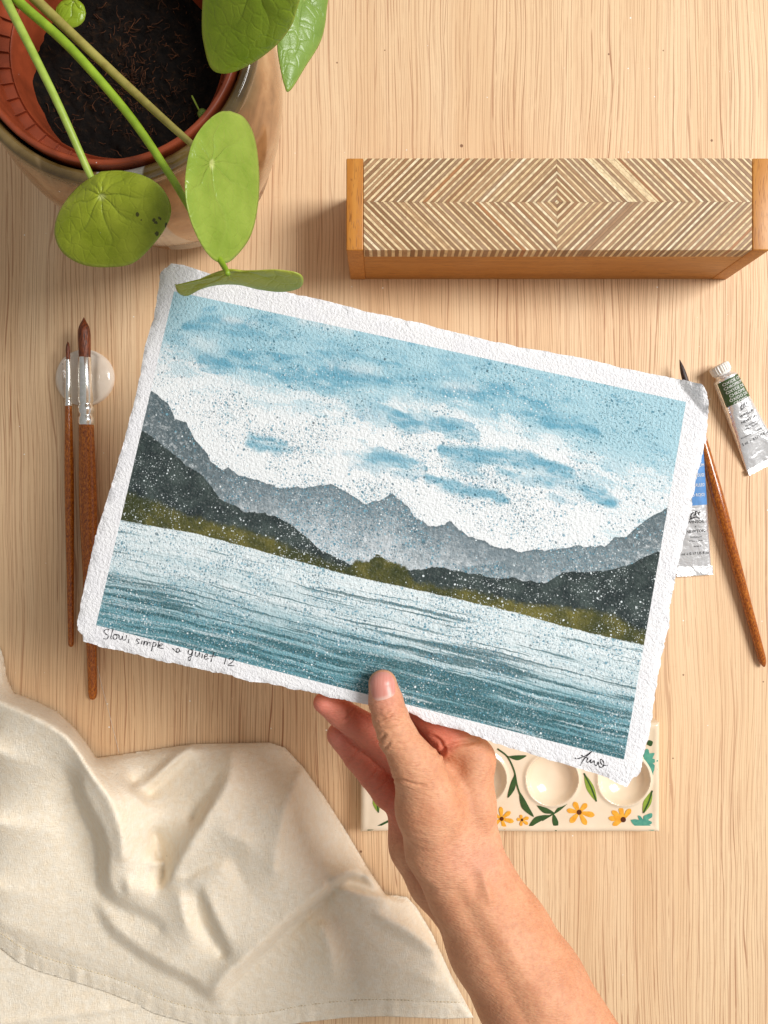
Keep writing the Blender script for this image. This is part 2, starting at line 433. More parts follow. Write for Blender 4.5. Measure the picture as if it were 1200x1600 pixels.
DARK = [(222, 672), (240, 685), (287, 722), (319, 745), (343, 776), (380, 797), (427, 804), (455, 820), (501, 857), (548, 881), (600, 893), (640, 890), (675, 886), (715, 890), (765, 902), (815, 905), (850, 912), (880, 895), (950, 892), (990, 880), (1028, 860)]
GREEN = [(196, 760), (240, 778), (287, 797), (333, 811), (380, 820), (427, 836), (473, 857), (520, 873), (548, 881), (560, 870), (575, 874), (590, 866), (605, 874), (622, 876), (634, 882), (650, 903), (700, 915), (750, 920), (800, 935), (860, 942), (925, 945), (970, 962), (1010, 982)]
WATER = [(188, 812), (240, 822), (310, 834), (380, 853), (450, 872), (534, 895), (567, 903), (660, 923), (700, 932), (800, 955), (880, 978), (950, 995), (1008, 1008)]
# blue cloud strokes: polyline, half width px, strength, streak
CLOUDS = [
 ([(280, 530), (400, 545), (520, 575)], 30, 0.62), ([(420, 520), (560, 560), (720, 610), (900, 655)], 34, 0.62), ([(560, 520), (700, 570), (860, 600)], 26, 0.58), ([(700, 715), (840, 745), (980, 770)], 28, 0.55), ([(560, 640), (680, 650)], 24, 0.58), ([(540, 715), (660, 735)], 26, 0.52), ([(940, 640), (1040, 700)], 40, 0.38),
 ([(285, 505), (330, 500), (390, 512)], 11, 0.9), ([(340, 520), (440, 525)], 10, 0.7), ([(400, 500), (460, 520)], 10, 0.6),
 ([(310, 560), (380, 560), (450, 570), (540, 592), (620, 600)], 19, 1.0), ([(430, 585), (520, 605)], 14, 0.9), ([(480, 540), (560, 560), (640, 580)], 17, 0.75),
 ([(640, 575), (720, 575), (800, 590)], 17, 0.5), ([(700, 610), (780, 615), (840, 640), (930, 680)], 17, 0.95), ([(610, 650), (680, 665), (745, 680)], 16, 0.9), ([(560, 640), (620, 640)], 10, 0.6),
 ([(820, 600), (880, 620), (910, 640)], 14, 0.6),
 ([(385, 692), (420, 690), (455, 700)], 14, 0.8), ([(490, 700), (520, 710)], 8, 0.5), ([(560, 712), (600, 715), (650, 725)], 16, 0.75), ([(575, 745), (640, 735)], 10, 0.5),
 ([(690, 708), (760, 715), (830, 722), (890, 738)], 15, 0.85), ([(830, 730), (890, 758), (960, 778)], 15, 0.95), ([(770, 735), (820, 745)], 12, 0.7),
 ([(670, 752), (730, 768), (800, 785)], 13, 0.75), ([(860, 775), (900, 785)], 9, 0.5)]
PALE = [([(470, 500), (545, 516)], 8), ([(350, 498), (400, 505)], 6), ([(520, 570), (590, 580)], 9), ([(700, 600), (740, 606)], 9), ([(620, 625), (680, 640)], 10), ([(330, 540), (300, 535)], 14)]
def mat_painting():
    m = M('watercolour_on_cotton_paper'); uvw = m.attr('cmpos', True)
    cm2 = uvw
    inr = m.attr('inrect')
    N = lambda s, d=3, r=0.55: m.noise(cm2, s, d, r)
    N2c = m.noise(cm2, 0.9, 2, color=True)
    aniso = m.sub(m.noise(m.map(m.vadd(cm2, m.map(N2c, 0.5)), (0.75, 2.6, 1)), 1.0, 5, 0.66), 0.5); rough = m.sub(N(2.2, 5, 0.65), 0.5); fine = m.sub(N(14, 3, 0.6), 0.5); grain = N(11, 3, 0.6)
    paper = m.mix(m.step(N(1.0), 0.3, 0.7), C('#f4f3f4'), C('#eeedf0'))
    # sky
    cl = m.attr('cloud'); top = m.attr('topwash')
    e = m.add(cl, m.add(m.mul(aniso, 1.5), m.mul(fine, 0.6)))
    body = m.step(e, 0.36, m.add(0.44, m.mul(m.step(N(0.7), 0.4, 0.6), 0.35)))
    rim = m.mul(m.mul(m.step(e, 0.40, 0.46), m.sub(1.0, m.step(e, 0.46, 0.62))), m.step(N(0.9), 0.5, 0.65))
    wash = m.step(m.add(top, m.add(m.mul(rough, 0.5), m.mul(fine, 0.15))), 0.12, 0.75)
    wh = m.step(m.add(top, m.add(m.mul(aniso, 1.7), m.mul(fine, 0.9))), 0.32, 0.40)
    wash = m.add(m.mul(wash, 0.55), m.mul(wh, 0.42))
    sky = m.mix(wash, C('#eff2f3'), C('#abd1dd'))
    tone = m.step(m.add(m.add(aniso, 0.5), m.mul(m.sub(cl, 0.6), 0.35)), 0.35, 0.78)
    blue = m.mix(tone, C('#afd3de'), C('#66a6be'))
    sky = m.mix(m.mul(m.mul(body, m.step(aniso, -0.14, 0.06, 0.6, 1.0)), m.step(cl, 0.35, 0.8, 0.42, 0.95)), sky, blue)
    sky = m.mix(m.mul(rim, 0.7), sky, C('#5b9fbb'))
    sky = m.mix(m.mul(m.attr('pale'), 0.6), sky, C('#e2eaec'))
    # water
    dp = m.attr('depth'); along = m.attr('strk', True)
    sx, sy, _ = m.sep(along)
    def streak(a, b, seed, det=2): return m.noise(m.comb(m.mul(m.add(sx, seed), a), m.mul(m.add(sy, m.add(m.mul(m.sub(m.noise(m.comb(m.mul(sx, 0.30), m.mul(sy, 0.5), 0), 1.0, 2), 0.5), 0.22), m.mul(m.sub(N(3.0, 3), 0.5), 0.10))), b), seed), 1.0, det, 0.55)
    s1 = streak(0.16, 2.2, 3.1); s2 = streak(0.22, 5.5, 8.7, 3); s3 = streak(0.12, 3.4, 14.2)
    wt = m.mix(m.step(m.add(dp, m.mul(m.sub(s1, 0.5), 0.9)), 0.08, 1.05), C('#e6eff1'), C('#84b3bd'))
    wt = m.mix(m.step(m.add(dp, m.mul(m.sub(s2, 0.5), 1.6)), 0.55, 1.15, 0, 0.7), wt, C('#4a828d'))
    wt = m.mix(m.step(m.add(m.mul(m.math('MINIMUM', dp, 0.75), 0.22), m.add(s3, m.mul(fine, 0.12))), 0.66, 0.72, 0, 0.85), wt, C('#2d585e'))
    wt = m.mix(m.step(m.add(m.mul(m.math('MINIMUM', dp, 0.8), 0.20), streak(0.2, 7.5, 21.0)), 0.66, 0.73, 0, 0.85), wt, C('#2f5c62'))
    wt = m.mix(m.step(m.add(m.mul(m.math('MINIMUM', dp, 0.8), 0.12), streak(0.35, 13.0, 51.0, 3)), 0.62, 0.70, 0, 0.7), wt, C('#36656c'))
    wt = m.mix(m.step(m.add(streak(0.25, 7.0, 33.0), m.mul(fine, 0.45)), 0.54, 0.70, 0, 0.65), wt, C('#dcecf0'))
    wt = m.mix(m.step(m.add(m.noise(m.comb(m.mul(sx, 2.2), m.mul(sy, 7), 0), 1.0, 4, 0.7), m.mul(dp, 0.08)), 0.52, 0.70, 0, 0.45), wt, C('#5c909b'))
    wt = m.mix(m.step(m.add(N(16, 3, 0.7), m.mul(dp, 0.02)), 0.55, 0.7, 0, 0.4), wt, C('#d3e4e8'))
    # hills
    far = m.step(m.add(m.attr('far'), m.mul(m.sub(N(9, 4, 0.7), 0.5), 0.012)), 0, 0.0016)
    fd = m.attr('far')
    hill = m.mix(m.step(m.add(fd, m.mul(rough, 0.25)), 0.0, 0.22), C('#7d8b92'), C('#d6dde1'))
    hill = m.mix(m.step(m.attr('leftdark'), 0.0, 1.0, 0, 0.8), hill, C('#4f5e62'))
    mid = m.step(m.add(m.attr('mid'), m.mul(fine, 0.004)), 0, 0.002)
    hill = m.mix(m.mul(mid, m.step(m.attr('mid'), 0.0, 0.12, 0.8, 0.2)), hill, C('#7d8c92'))
    hill = m.mix(m.step(N(3.2, 6, 0.8), 0.48, 0.66, 0, 0.6), hill, C('#63747c'))
    hill = m.mix(m.mul(m.step(N(5.0, 5, 0.75), 0.50, 0.62, 0, 0.6), m.step(fd, 0.02, 0.1, 0.4, 1)), hill, C('#dfe4e6'))
    hill = m.mix(m.mul(m.sub(1.0, m.step(fd, 0.0, 0.014)), 0.55), hill, C('#556469'))
    dk = m.step(m.add(m.attr('dark'), m.mul(m.sub(N(8, 4, 0.7), 0.5), 0.012)), 0, 0.002)
    dcol = m.mix(m.step(N(1.5, 4), 0.3, 0.75), C('#2b3536'), C('#4b5754'))
    gr = m.step(m.add(m.attr('green'), m.add(m.mul(m.sub(N(5, 4, 0.7), 0.5), 0.03), m.mul(fine, 0.015))), 0.0, m.attr('gsoft'))
    gcol = m.mix(m.step(m.add(N(1.3, 4), m.attr('gbright')), 0.4, 0.9), C('#3f4529'), C('#77713a'))
    gcol = m.mix(m.step(N(6, 4, 0.7), 0.55, 0.75, 0, 0.5), gcol, C('#3a4230'))
    wl = m.step(m.add(m.attr('water'), m.mul(fine, 0.006)), 0, 0.0025)
    # splatters on the sky / pale hills / water
    cw = m.vadd(cm2, m.map(m.noise(cm2, 9.0, 2, color=True), 0.05))
    dd = m.attr('dens')
    d1, b1 = m.dots(cw, 4.6, 0.05, 0.24, m.mul(dd, 0.85), pw=3.0, soft=0.05)
    d2, b2 = m.dots(m.map(cw, 1, loc=(31, 17, 0)), 8.5, 0.10, 0.36, m.mul(dd, 1.0), pw=2.4, soft=0.08)
    d3, b3 = m.dots(m.map(cw, 1, loc=(5, 77, 0)), 2.6, 0.03, 0.16, m.mul(dd, 0.55), pw=2.2, soft=0.03)
    def tint(col, d, b, k):
        c_ = m.ramp(b, [(0.0, C('#2e5a6b')), (0.35, C('#4c8ba3')), (0.8, C('#7fb2c4')), (1.0, C('#27414d'))])
        return m.mix(m.mul(d, k), col, c_)
    def splat(col):
        return tint(tint(tint(tint(col, d4, b4, 0.6), d1, b1, 0.8), d2, b2, 0.75), d3, b3, 0.75)
    d4, b4 = m.dots(m.map(cw, 1, loc=(15, 27, 0)), 15.0, 0.12, 0.42, m.mul(dd, 1.0), pw=1.8, soft=0.12)
    dw = m.attr('wdens')
    w1, _ = m.dots(m.map(cw, 1, loc=(50, 3, 0)), 8.5, 0.06, 0.30, m.mul(dw, 0.75), pw=3.2, soft=0.07)
    w2, _ = m.dots(m.map(cw, 1, loc=(9, 41, 0)), 4.0, 0.03, 0.16, m.mul(dw, 0.5), pw=3.0, soft=0.04)
    w3, _ = m.dots(m.map(cw, 1, loc=(19, 61, 0)), 13.0, 0.1, 0.38, dw, pw=2.0, soft=0.08)
    white = m.math('MAXIMUM', m.math('MAXIMUM', w1, w2), m.mul(w3, 0.6))
    col = m.mix(far, sky, hill)
    col = splat(col)
    dk2 = m.mul(dk, m.sub(1.0, 0.0))
    col = m.mix(dk2, col, dcol); col = m.mix(gr, col, gcol)
    wat = splat(wt)
    col = m.mix(wl, col, wat)
    ln = m.mul(wl, m.sub(1.0, m.step(m.attr('water'), 0.0, 0.006)))
    col = m.mix(white, col, C('#e4ecee'))
    col = m.mix(m.step(grain, 0.5, 0.75, 0, 0.10), col, C('#ffffff'))
    edge = m.step(m.add(inr, m.mul(fine, 0.0022)), -0.0006, 0.0006)
    col = m.mix(edge, paper, col)
    b = m.bump(m.add(m.noise(cm2, 9, 3, 0.6), m.mul(m.noise(cm2, 26, 2), 0.35)), 1.0, 0.075)
    return m.out(col, 0.85, b, Specular_IOR_Level=0.2)
def build_paper():
    uu, vv, edge = paper_grid()
    px, py = hap(HM, uu, vv)
    z = paper_z(px, py)
    torn = np.clip(1-edge*2.2, 0, 1)**2
    z = z + torn*0.10*fbm2(uu*60, vv*45, 1, 3) - torn*0.05
    # the bent-back flap of the top right corner
    fa = np.array([1052., 588.]); fb = np.array([1100., 648.]); dn = (fb-fa)/np.linalg.norm(fb-fa); nn = np.array([dn[1], -dn[0]])
    q = (px-fa[0])*nn[0]+(py-fa[1])*nn[1]
    tt = ((px-fa[0])*dn[0]+(py-fa[1])*dn[1])/78.0
    z = z + np.clip(q, 0, 60)*0.017*np.clip(1-np.abs(tt-0.45)*0.2, 0, 1)
    X = (px-600)*(CAM-z)/FP; Y = (800-py)*(CAM-z)/FP
    top = np.stack([X, Y, z], -1).reshape(-1, 3)
    nr, nc = uu.shape
    th = 0.055
    bot = top.copy(); bot[:, 2] -= th*(1+0.6*torn.ravel())
    ft = gridfaces(nr, nc, flip=True); fbm_ = gridfaces(nr, nc)+len(top)
    rim = np.concatenate([np.arange(nc), np.arange(1, nr)*nc+nc-1, (nr-1)*nc+np.arange(nc-2, -1, -1), np.arange(nr-2, 0, -1)*nc])
    r2 = np.roll(rim, -1); fs = np.stack([rim, r2, r2+len(top), rim+len(top)], -1)
    V = np.concatenate([top, bot]); F = np.concatenate([ft, fbm_, fs])
    # ---- painting fields
    u = uu; v = vv
    A = {}
    A['inrect'] = np.minimum(np.minimum(u*1.5, (1-u)*1.5), np.minimum(v, 1-v))
    rd = {}
    for nm, pts, amp, seed in (('far', FAR, 0.006, 2), ('mid', MID, 0.003, 3), ('dark', DARK, 0.006, 4), ('green', GREEN, 0.007, 5), ('water', WATER, 0.0015, 6)):
        ru, rv = ridge(pts); f = v-np.interp(u, ru, rv)
        f = f+amp*fbm2(u*60, u*0+seed, 1, seed, 3)
        A[nm] = f; rd[nm] = f
    def sstep(x, a, b): t = np.clip((x-a)/(b-a), 0, 1); return t*t*(3-2*t)
    xs, ys = px, py
    cl = np.zeros_like(u)
    wx_ = xs+16*fbm2(xs, ys, 0.020, 40, 3); wy_ = ys+11*fbm2(xs, ys, 0.024, 41, 4)+5*fbm2(xs, ys, 0.09, 42, 3)
    for pts, wd, st in CLOUDS:
        d, s, t = polydist(wx_, wy_, pts)
        wd2 = wd*1.2*(0.45+0.55*np.sqrt(np.clip(np.minimum(t, 1-t)*4, 0, 1)))
        cl = np.maximum(cl, st*np.clip(1.25-(d/wd2)*0.70, 0, 1))
    A['cloud'] = np.clip(cl, 0, 1)
    pl = np.zeros_like(u)
    for pts, wd in PALE:
        d, s, t = polydist(xs, ys, pts); pl = np.maximum(pl, np.exp(-(d/wd)**2))
    A['pale'] = pl*np.clip(0.6+0.8*fbm2(xs, ys, 0.08, 8), 0, 1)
    tw = 0.75*(1-sstep(v, 0.06, 0.30+0.05*np.sin(u*7)))+0.27*sstep(u, 0.74, 0.95)*(1-sstep(v, 0.35, 0.66))
    tw = tw*0.85+0.34*(1-sstep(v, 0.26, 0.42))*(1-sstep(u, 0.8, 1.0))*(0.6+0.5*fbm2(xs, ys, 0.012, 4))
    A['topwash'] = np.clip(tw, 0, 1)
    A['leftdark'] = np.clip(1-sstep(u, 0.03, 0.36), 0, 1)+0.7*sstep(u, 0.8, 1.0)
    wl = np.clip(rd['water']/(1-np.interp(u, *ridge(WATER))+1e-6), 0, 1)
    A['depth'] = np.clip(wl*1.05+0.20*np.sin(wl*9+u*2)*wl*(1-wl)*1.2, 0, 1)
    A['gbright'] = 0.28*np.exp(-((u-0.78)/0.14)**2)+0.16*np.exp(-((u-0.2)/0.16)**2)-0.12*(u < 0.05)
    bush = np.exp(-((px-592)/40)**2); A['gsoft'] = 0.018*(1-bush)+0.004
    ishill = sstep(rd['dark'], 0, 0.02)*(1-sstep(rd['water'], -0.004, 0.004)); onwater = sstep(rd['water'], -0.002, 0.006)
    sky = 1-sstep(rd['far'], -0.01, 0.0)
    vary = np.clip(0.5+1.5*fbm2(xs, ys, 0.022, 21), 0.05, 1.4)
    lowsky = sstep(v, 0.12, 0.5)
    de = sky*(0.16+0.38*lowsky*np.exp(-((u-0.48)/0.42)**2))*vary*1.3
    farh = (1-sky)*(1-ishill)*(1-onwater)
    de = de+farh*(0.75*np.exp(-((u-0.52)/0.22)**2)+0.25)*vary*1.15
    de = de+onwater*(0.34*(1-wl)+0.22)*(0.6+0.9*np.exp(-((u-0.45)/0.3)**2))*vary*1.2
    ce = np.exp(-((cl-0.4)/0.22)**2)*sky; de = de*1.55+0.28*ce*vary+onwater*0.15
    A['dens'] = np.clip(de, 0, 1)
    we = ishill*(0.46-0.10*sstep(u, 0.0, 0.3))*np.clip(vary+0.15, 0.2, 1.1)+farh*0.3*vary+sky*0.45*np.exp(-((xs-800)/130)**2-((ys-615)/30)**2)+sky*0.4*np.exp(-((xs-450)/70)**2-((ys-590)/30)**2)
    we = we+onwater*(0.06+0.36*sstep(wl, 0.3, 0.8))*vary
    A['wdens'] = np.clip(we, 0, 1)
    Wc = 20.0; Hc = 13.2
    A['cmpos'] = np.stack([u*Wc, -v*Hc, u*0], -1).reshape(-1, 3)
    A['strk'] = np.stack([u*Wc, (v-np.interp(u, *ridge(WATER)))*Hc, u*0], -1).reshape(-1, 3)
    att = {}
    for k, a in A.items():
        a = a.reshape(-1, 3) if k in ('cmpos', 'strk') else a.ravel()
        if k == 'inrect': att[k] = np.concatenate([a, np.full(len(a), -1.0)])
        else: att[k] = np.concatenate([a, a])
    o = obj('watercolour_painting', V, F, mat_painting(), smooth=50, org=P(610, 820, 11), attrs=att)
    tag(o, 'watercolour of a mountain lake on white deckle-edged paper held up by a hand', 'painting')
    # ink writing
    ink = mat_plain('black_ink', '#2b2a2e', 0.6, spec=0.2)
    def strokes(name, lst, conv, wpx):
        parts = []
        for st in lst:
            c = np.array([conv(a, b) for a, b in st], float)
            if len(c) > 2: c = catmull(c, 5)
            t = np.gradient(c, axis=0); t /= np.linalg.norm(t, axis=1)[:, None]+1e-9; n = np.stack([-t[:, 1], t[:, 0]], -1)
            wv = wpx*(0.8+0.35*np.sin(np.arange(len(c))*0.9))[:, None]/2
            l, r = c+n*wv, c-n*wv
            vs = []
            for q in (l, r):
                zz = paper_z(q[:, 0], q[:, 1])+0.02; vs.append(np.stack([(q[:, 0]-600)*(CAM-zz)/FP, (800-q[:, 1])*(CAM-zz)/FP, zz], -1))
            k = len(c); vs = np.concatenate(vs)
            parts.append((vs, [(i, i+1, k+i+1, k+i) for i in range(k-1)]))
        V_, F_ = merge(parts); return obj(name, V_, F_, ink, o, False)
    T1 = [[(152, 394), (144, 391), (134, 398), (140, 407), (149, 414), (143, 424), (132, 423)], [(165, 390), (160, 406), (157, 421), (161, 424)],
      [(173, 408), (165, 413), (166, 424), (175, 424), (178, 414), (172, 408), (184, 411)], [(185, 411), (185, 424), (193, 424), (196, 414), (198, 427), (207, 425), (210, 411)], [(218, 424), (215, 438)],
      [(254, 426), (244, 424), (245, 431), (251, 438), (240, 442)], [(262, 429), (259, 442)], [(265, 420), (266, 422)],
      [(269, 430), (267, 445), (272, 433), (278, 433), (277, 446), (282, 436), (288, 436), (288, 448)], [(300, 434), (293, 465)], [(299, 437), (308, 437), (306, 448), (296, 449)], [(320, 428), (314, 453)],
      [(318, 448), (328, 446), (328, 440), (321, 443), (319, 453), (334, 456)],
      [(363, 455), (371, 463), (379, 469), (387, 463), (383, 455), (377, 459), (380, 469), (393, 464)],
      [(432, 463), (421, 459), (416, 470), (424, 477), (432, 464), (427, 482), (421, 497), (416, 488), (432, 478)], [(441, 467), (440, 480), (449, 481), (454, 469), (454, 485)], [(464, 474), (462, 488)], [(467, 465), (468, 467)],
      [(471, 485), (481, 480), (478, 474), (471, 480), (472, 491), (485, 490)], [(503, 468), (496, 488), (492, 501)], [(487, 482), (510, 481)], [(543, 487), (537, 509)], [(552, 493), (560, 487), (569, 492), (562, 503), (549, 512), (570, 514)]]
    strokes('inscription', T1, lambda a, b: (a/2.143+100, b/2.143+800+0.5), 1.25)
    T2 = [[(548, 155), (556, 166), (590, 157), (630, 140), (668, 110), (640, 140), (610, 170), (585, 215)], [(592, 138), (615, 152), (642, 160)],
      [(642, 162), (632, 180), (640, 190), (655, 180), (664, 168), (658, 190), (668, 192), (684, 176)], [(686, 176), (688, 200), (700, 214), (712, 196), (716, 185), (718, 208), (730, 226), (748, 222), (756, 200), (748, 178), (735, 168), (730, 184), (742, 206), (760, 212), (784, 212)]]
    strokes('signature', T2, lambda a, b: (a/4.615+780, b/4.615+1150), 1.4)
    T3 = [[(63, 366), (66, 367)], [(70, 368), (72, 371)], [(76, 369), (79, 371)]]
    return o
build_paper()

# ------------------------------------------------------------------ cloth
def build_cloth():
    OUT = [(-40, 1000), (0, 1012), (6, 1030), (12, 1060), (22, 1082), (52, 1093), (88, 1110), (118, 1138), (136, 1162), (150, 1184), (200, 1177), (260, 1168), (305, 1162), (360, 1161), (420, 1160), (445, 1168), (472, 1196),
           (505, 1242), (540, 1298), (572, 1352), (602, 1397), (636, 1402), (652, 1420), (676, 1460), (705, 1525), (740, 1590), (700, 1592), (600, 1588), (540, 1590), (470, 1598), (430, 1606), (380, 1612), (330, 1608),
           (285, 1597), (240, 1584), (205, 1566), (165, 1550), (110, 1533), (60, 1518), (28, 1504), (0, 1482), (-40, 1460)]
    OUT = np.array(OUT, float)
    st = 3.0
    xs = np.arange(-40, 750, st); ys = np.arange(995, 1620, st); X, Y = np.meshgrid(xs, ys)
    X = X.copy(); Y = Y.copy()
    ins = inside(X, Y, OUT)
    nr, nc = X.shape
    f = gridfaces(nr, nc, flip=True)
    keep = ins.ravel()[f].sum(1) >= 1; f = f[keep]
    # pull outside vertices onto the outline
    used = np.zeros(nr*nc, bool); used[f.ravel()] = True
    xo = X.ravel(); yo = Y.ravel(); mv = used & ~ins.ravel()
    A = OUT; B = np.roll(OUT, -1, 0); bx = xo[mv]; by = yo[mv]; bd = np.full(bx.shape, 1e9); qx = bx.copy(); qy = by.copy()
    for a, b in zip(A, B):
        d = b-a; t = np.clip(((bx-a[0])*d[0]+(by-a[1])*d[1])/(d@d+1e-9), 0, 1); cx = a[0]+t*d[0]; cy = a[1]+t*d[1]; dd = np.hypot(bx-cx, by-cy); m = dd < bd
        bd = np.where(m, dd, bd); qx = np.where(m, cx, qx); qy = np.where(m, cy, qy)
    xo[mv] = qx; yo[mv] = qy
    X = xo; Y = yo
    ed, _, _ = polydist(X, Y, np.vstack([OUT, OUT[:1]]))
    hem_d, _, _ = polydist(X, Y, [(-40, 1460), (0, 1482), (28, 1504), (60, 1518), (110, 1533), (165, 1550), (205, 1566), (240, 1584), (285, 1597), (330, 1608), (380, 1612), (430, 1606), (470, 1598), (540, 1590), (600, 1588), (700, 1592), (740, 1590)])
    # the sheet hangs between crests and hollows: solve a taut membrane through them, then soften the creases
    Hh, Ww = nr, nc
    zf = np.full((Hh, Ww), np.nan)
    def put(pts, k=1.0):
        c_ = np.array(pts, float); n_ = int(np.linalg.norm(np.diff(c_[:, :2], axis=0), axis=1).sum()/1.5)+2
        cc = catmull(c_, 8) if len(c_) > 2 else c_
        sg = np.concatenate([[0], np.cumsum(np.linalg.norm(np.diff(cc[:, :2], axis=0), axis=1))]); q_ = np.linspace(0, sg[-1], n_)
        xx = np.interp(q_, sg, cc[:, 0]); yy = np.interp(q_, sg, cc[:, 1]); hh_ = np.interp(q_, sg, cc[:, 2])*k
        ii = np.round((yy-ys[0])/st).astype(int); jj = np.round((xx-xs[0])/st).astype(int); ok = (ii >= 0) & (ii < Hh) & (jj >= 0) & (jj < Ww); zf[ii[ok], jj[ok]] = hh_[ok]
    K = 2.05
    for ln_ in (
        [(-40, 1090, 1.5), (0, 1098, 1.6), (50, 1118, 1.9), (100, 1146, 2.1), (125, 1176, 2.2), (146, 1212, 2.3), (172, 1250, 2.3), (189, 1300, 2.2), (192, 1340, 1.95)],
        [(126, 1206, 2.0), (134, 1245, 1.95), (160, 1292, 1.95), (171, 1335, 1.75), (170, 1368, 1.5), (178, 1390, 1.35), (204, 1407, 1.25), (233, 1421, 1.25), (254, 1433, 1.30), (260, 1455, 1.2)],
        [(100, 1205, 1.5), (112, 1225, 1.1), (124, 1262, 0.80), (146, 1306, 0.65), (153, 1345, 0.6), (153, 1385, 0.6), (170, 1408, 0.75), (200, 1425, 0.85), (232, 1438, 0.95), (250, 1452, 1.0)],
        [(-40, 1160, 1.8), (10, 1180, 1.7), (70, 1200, 1.6)], [(-40, 1280, 1.45), (20, 1290, 1.25), (80, 1300, 1.0)], [(-40, 1380, 1.0), (40, 1395, 0.8), (110, 1400, 0.6)],
        [(160, 1195, 1.1), (205, 1240, 1.55), (233, 1280, 1.35), (236, 1310, 1.2)],
        [(240, 1300, 0.85), (252, 1340, 0.75), (256, 1368, 0.8), (252, 1382, 0.95)],
        [(296, 1167, 0.75), (262, 1196, 1.0), (224, 1234, 0.95)], [(308, 1172, 0.6), (270, 1206, 0.72), (234, 1242, 0.75)], [(278, 1170, 0.5), (240, 1202, 0.65), (205, 1222, 0.7)],
        [(240, 1350, 1.35), (254, 1350, 1.25)], [(201, 1378, 1.65), (199, 1394, 1.5)], [(188, 1384, 1.4), (190, 1396, 1.25)], [(214, 1392, 1.4), (236, 1398, 1.3)],
        [(362, 1174, 0.8), (358, 1215, 1.55), (340, 1250, 1.85), (322, 1276, 1.95), (297, 1322, 1.95), (275, 1357, 1.75), (258, 1383, 1.35), (245, 1394, 1.25)],
        [(346, 1200, 1.1), (320, 1245, 1.2), (300, 1280, 1.1)],
        [(472, 1204, 0.9), (456, 1240, 1.5), (443, 1275, 1.85), (432, 1320, 1.9), (427, 1360, 1.9)],
        [(360, 1240, 1.72), (385, 1262, 1.66), (420, 1268, 1.72)], [(350, 1300, 1.95), (390, 1320, 1.95)],
        [(290, 1367, 1.55), (325, 1350, 1.62), (360, 1338, 1.68), (373, 1362, 1.60), (385, 1388, 1.62)], [(300, 1376, 1.70), (330, 1362, 1.78), (350, 1356, 1.80)],
        [(308, 1397, 1.45), (314, 1428, 1.15), (326, 1458, 1.0), (350, 1490, 1.0)], [(320, 1392, 1.75), (334, 1425, 1.75), (350, 1458, 1.65), (368, 1486, 1.45)],
        [(280, 1400, 1.65), (290, 1440, 1.55), (300, 1465, 1.3)],
        [(558, 1361, 1.05), (540, 1364, 1.45), (522, 1376, 1.6), (491, 1402, 1.65), (456, 1430, 1.65), (412, 1471, 1.6), (380, 1500, 1.5), (350, 1527, 1.35), (336, 1546, 1.15)],
        [(534, 1382, 0.75), (505, 1405, 0.6), (470, 1436, 0.55), (428, 1476, 0.55), (396, 1508, 0.5), (372, 1536, 0.45), (352, 1572, 0.35)],
        [(157, 1415, 0.75), (178, 1447, 0.9), (216, 1479, 0.95), (245, 1497, 1.0), (265, 1509, 1.0), (303, 1528, 1.0), (334, 1552, 0.95)],
        [(150, 1428, 0.6), (172, 1462, 0.55), (210, 1493, 0.5), (240, 1511, 0.5), (262, 1523, 0.5), (298, 1542, 0.45), (328, 1566, 0.4), (352, 1578, 0.35)],
        [(0, 1440, 0.65), (80, 1470, 0.5), (180, 1508, 0.4), (280, 1560, 0.35)],
        [(516, 1382, 1.0), (540, 1392, 1.1), (575, 1399, 1.0), (604, 1401, 0.7)], [(545, 1376, 0.55), (570, 1385, 0.5), (592, 1394, 0.45)], [(572, 1366, 0.9), (590, 1385, 0.6)],
        [(520, 1398, 0.9), (560, 1412, 0.85)], [(480, 1440, 0.75), (520, 1432, 0.7), (560, 1426, 0.75)],
        [(500, 1446, 0.95), (512, 1470, 1.1), (518, 1500, 1.0), (520, 1528, 0.7)], [(545, 1455, 0.6), (552, 1500, 0.5)], [(455, 1490, 0.55), (450, 1540, 0.4)],
        [(590, 1430, 0.85), (640, 1455, 0.8), (680, 1485, 0.6)], [(580, 1446, 0.65), (630, 1474, 0.58), (684, 1506, 0.45)], [(600, 1500, 0.55), (680, 1535, 0.4)],
        ): put(ln_, K)
    dist0, _, _ = polydist(*np.meshgrid(xs, ys), np.vstack([OUT, OUT[:1]]))
    hem0, _, _ = polydist(*np.meshgrid(xs, ys), OUT[-24:])
    M0 = ~ins
    edge_h = np.where(hem0 < 12, 0.18, 0.34)
    zf[M0] = edge_h[M0]
    fixed = ~np.isnan(zf); zz_ = np.where(fixed, zf, 0.9)
    for it in range(1600):
        av = zz_.copy(); av[1:-1, 1:-1] = 0.25*(zz_[:-2, 1:-1]+zz_[2:, 1:-1]+zz_[1:-1, :-2]+zz_[1:-1, 2:])
        zz_ = np.where(fixed, zf, av)
    def blur(a, n):
        for _ in range(n):
            p_ = np.pad(a, 1, mode='edge'); a = 0.5*a+0.125*(p_[:-2, 1:-1]+p_[2:, 1:-1]+p_[1:-1, :-2]+p_[1:-1, 2:])
        return a
    soft = blur(zz_, 7); soft = soft+0.3*(soft-blur(soft, 20))
    z = soft.ravel()
    z = z+0.10*np.sqrt(np.clip(1-(1-np.clip(ed/9, 0, 1))**2, 0, 1))*np.clip(hem_d/45, 0, 1)
    z += 0.035*fbm2(X*0.7+Y*0.3, Y*0.7-X*0.2, 0.03, 53, 3)
    # hem gathers
    hz = np.exp(-(hem_d/26)**2)
    z = z+hz*0.13*fbm2(X*1.0, Y*0.22, 0.075, 31, 3)+0.05*hz
    z += 0.07*np.exp(-((hem_d-26)/3.0)**2)*0-0.055*np.exp(-((hem_d-25)/2.6)**2)
    z += 0.012*fbm2(X+Y*0.4, Y, 0.06, 17, 3)
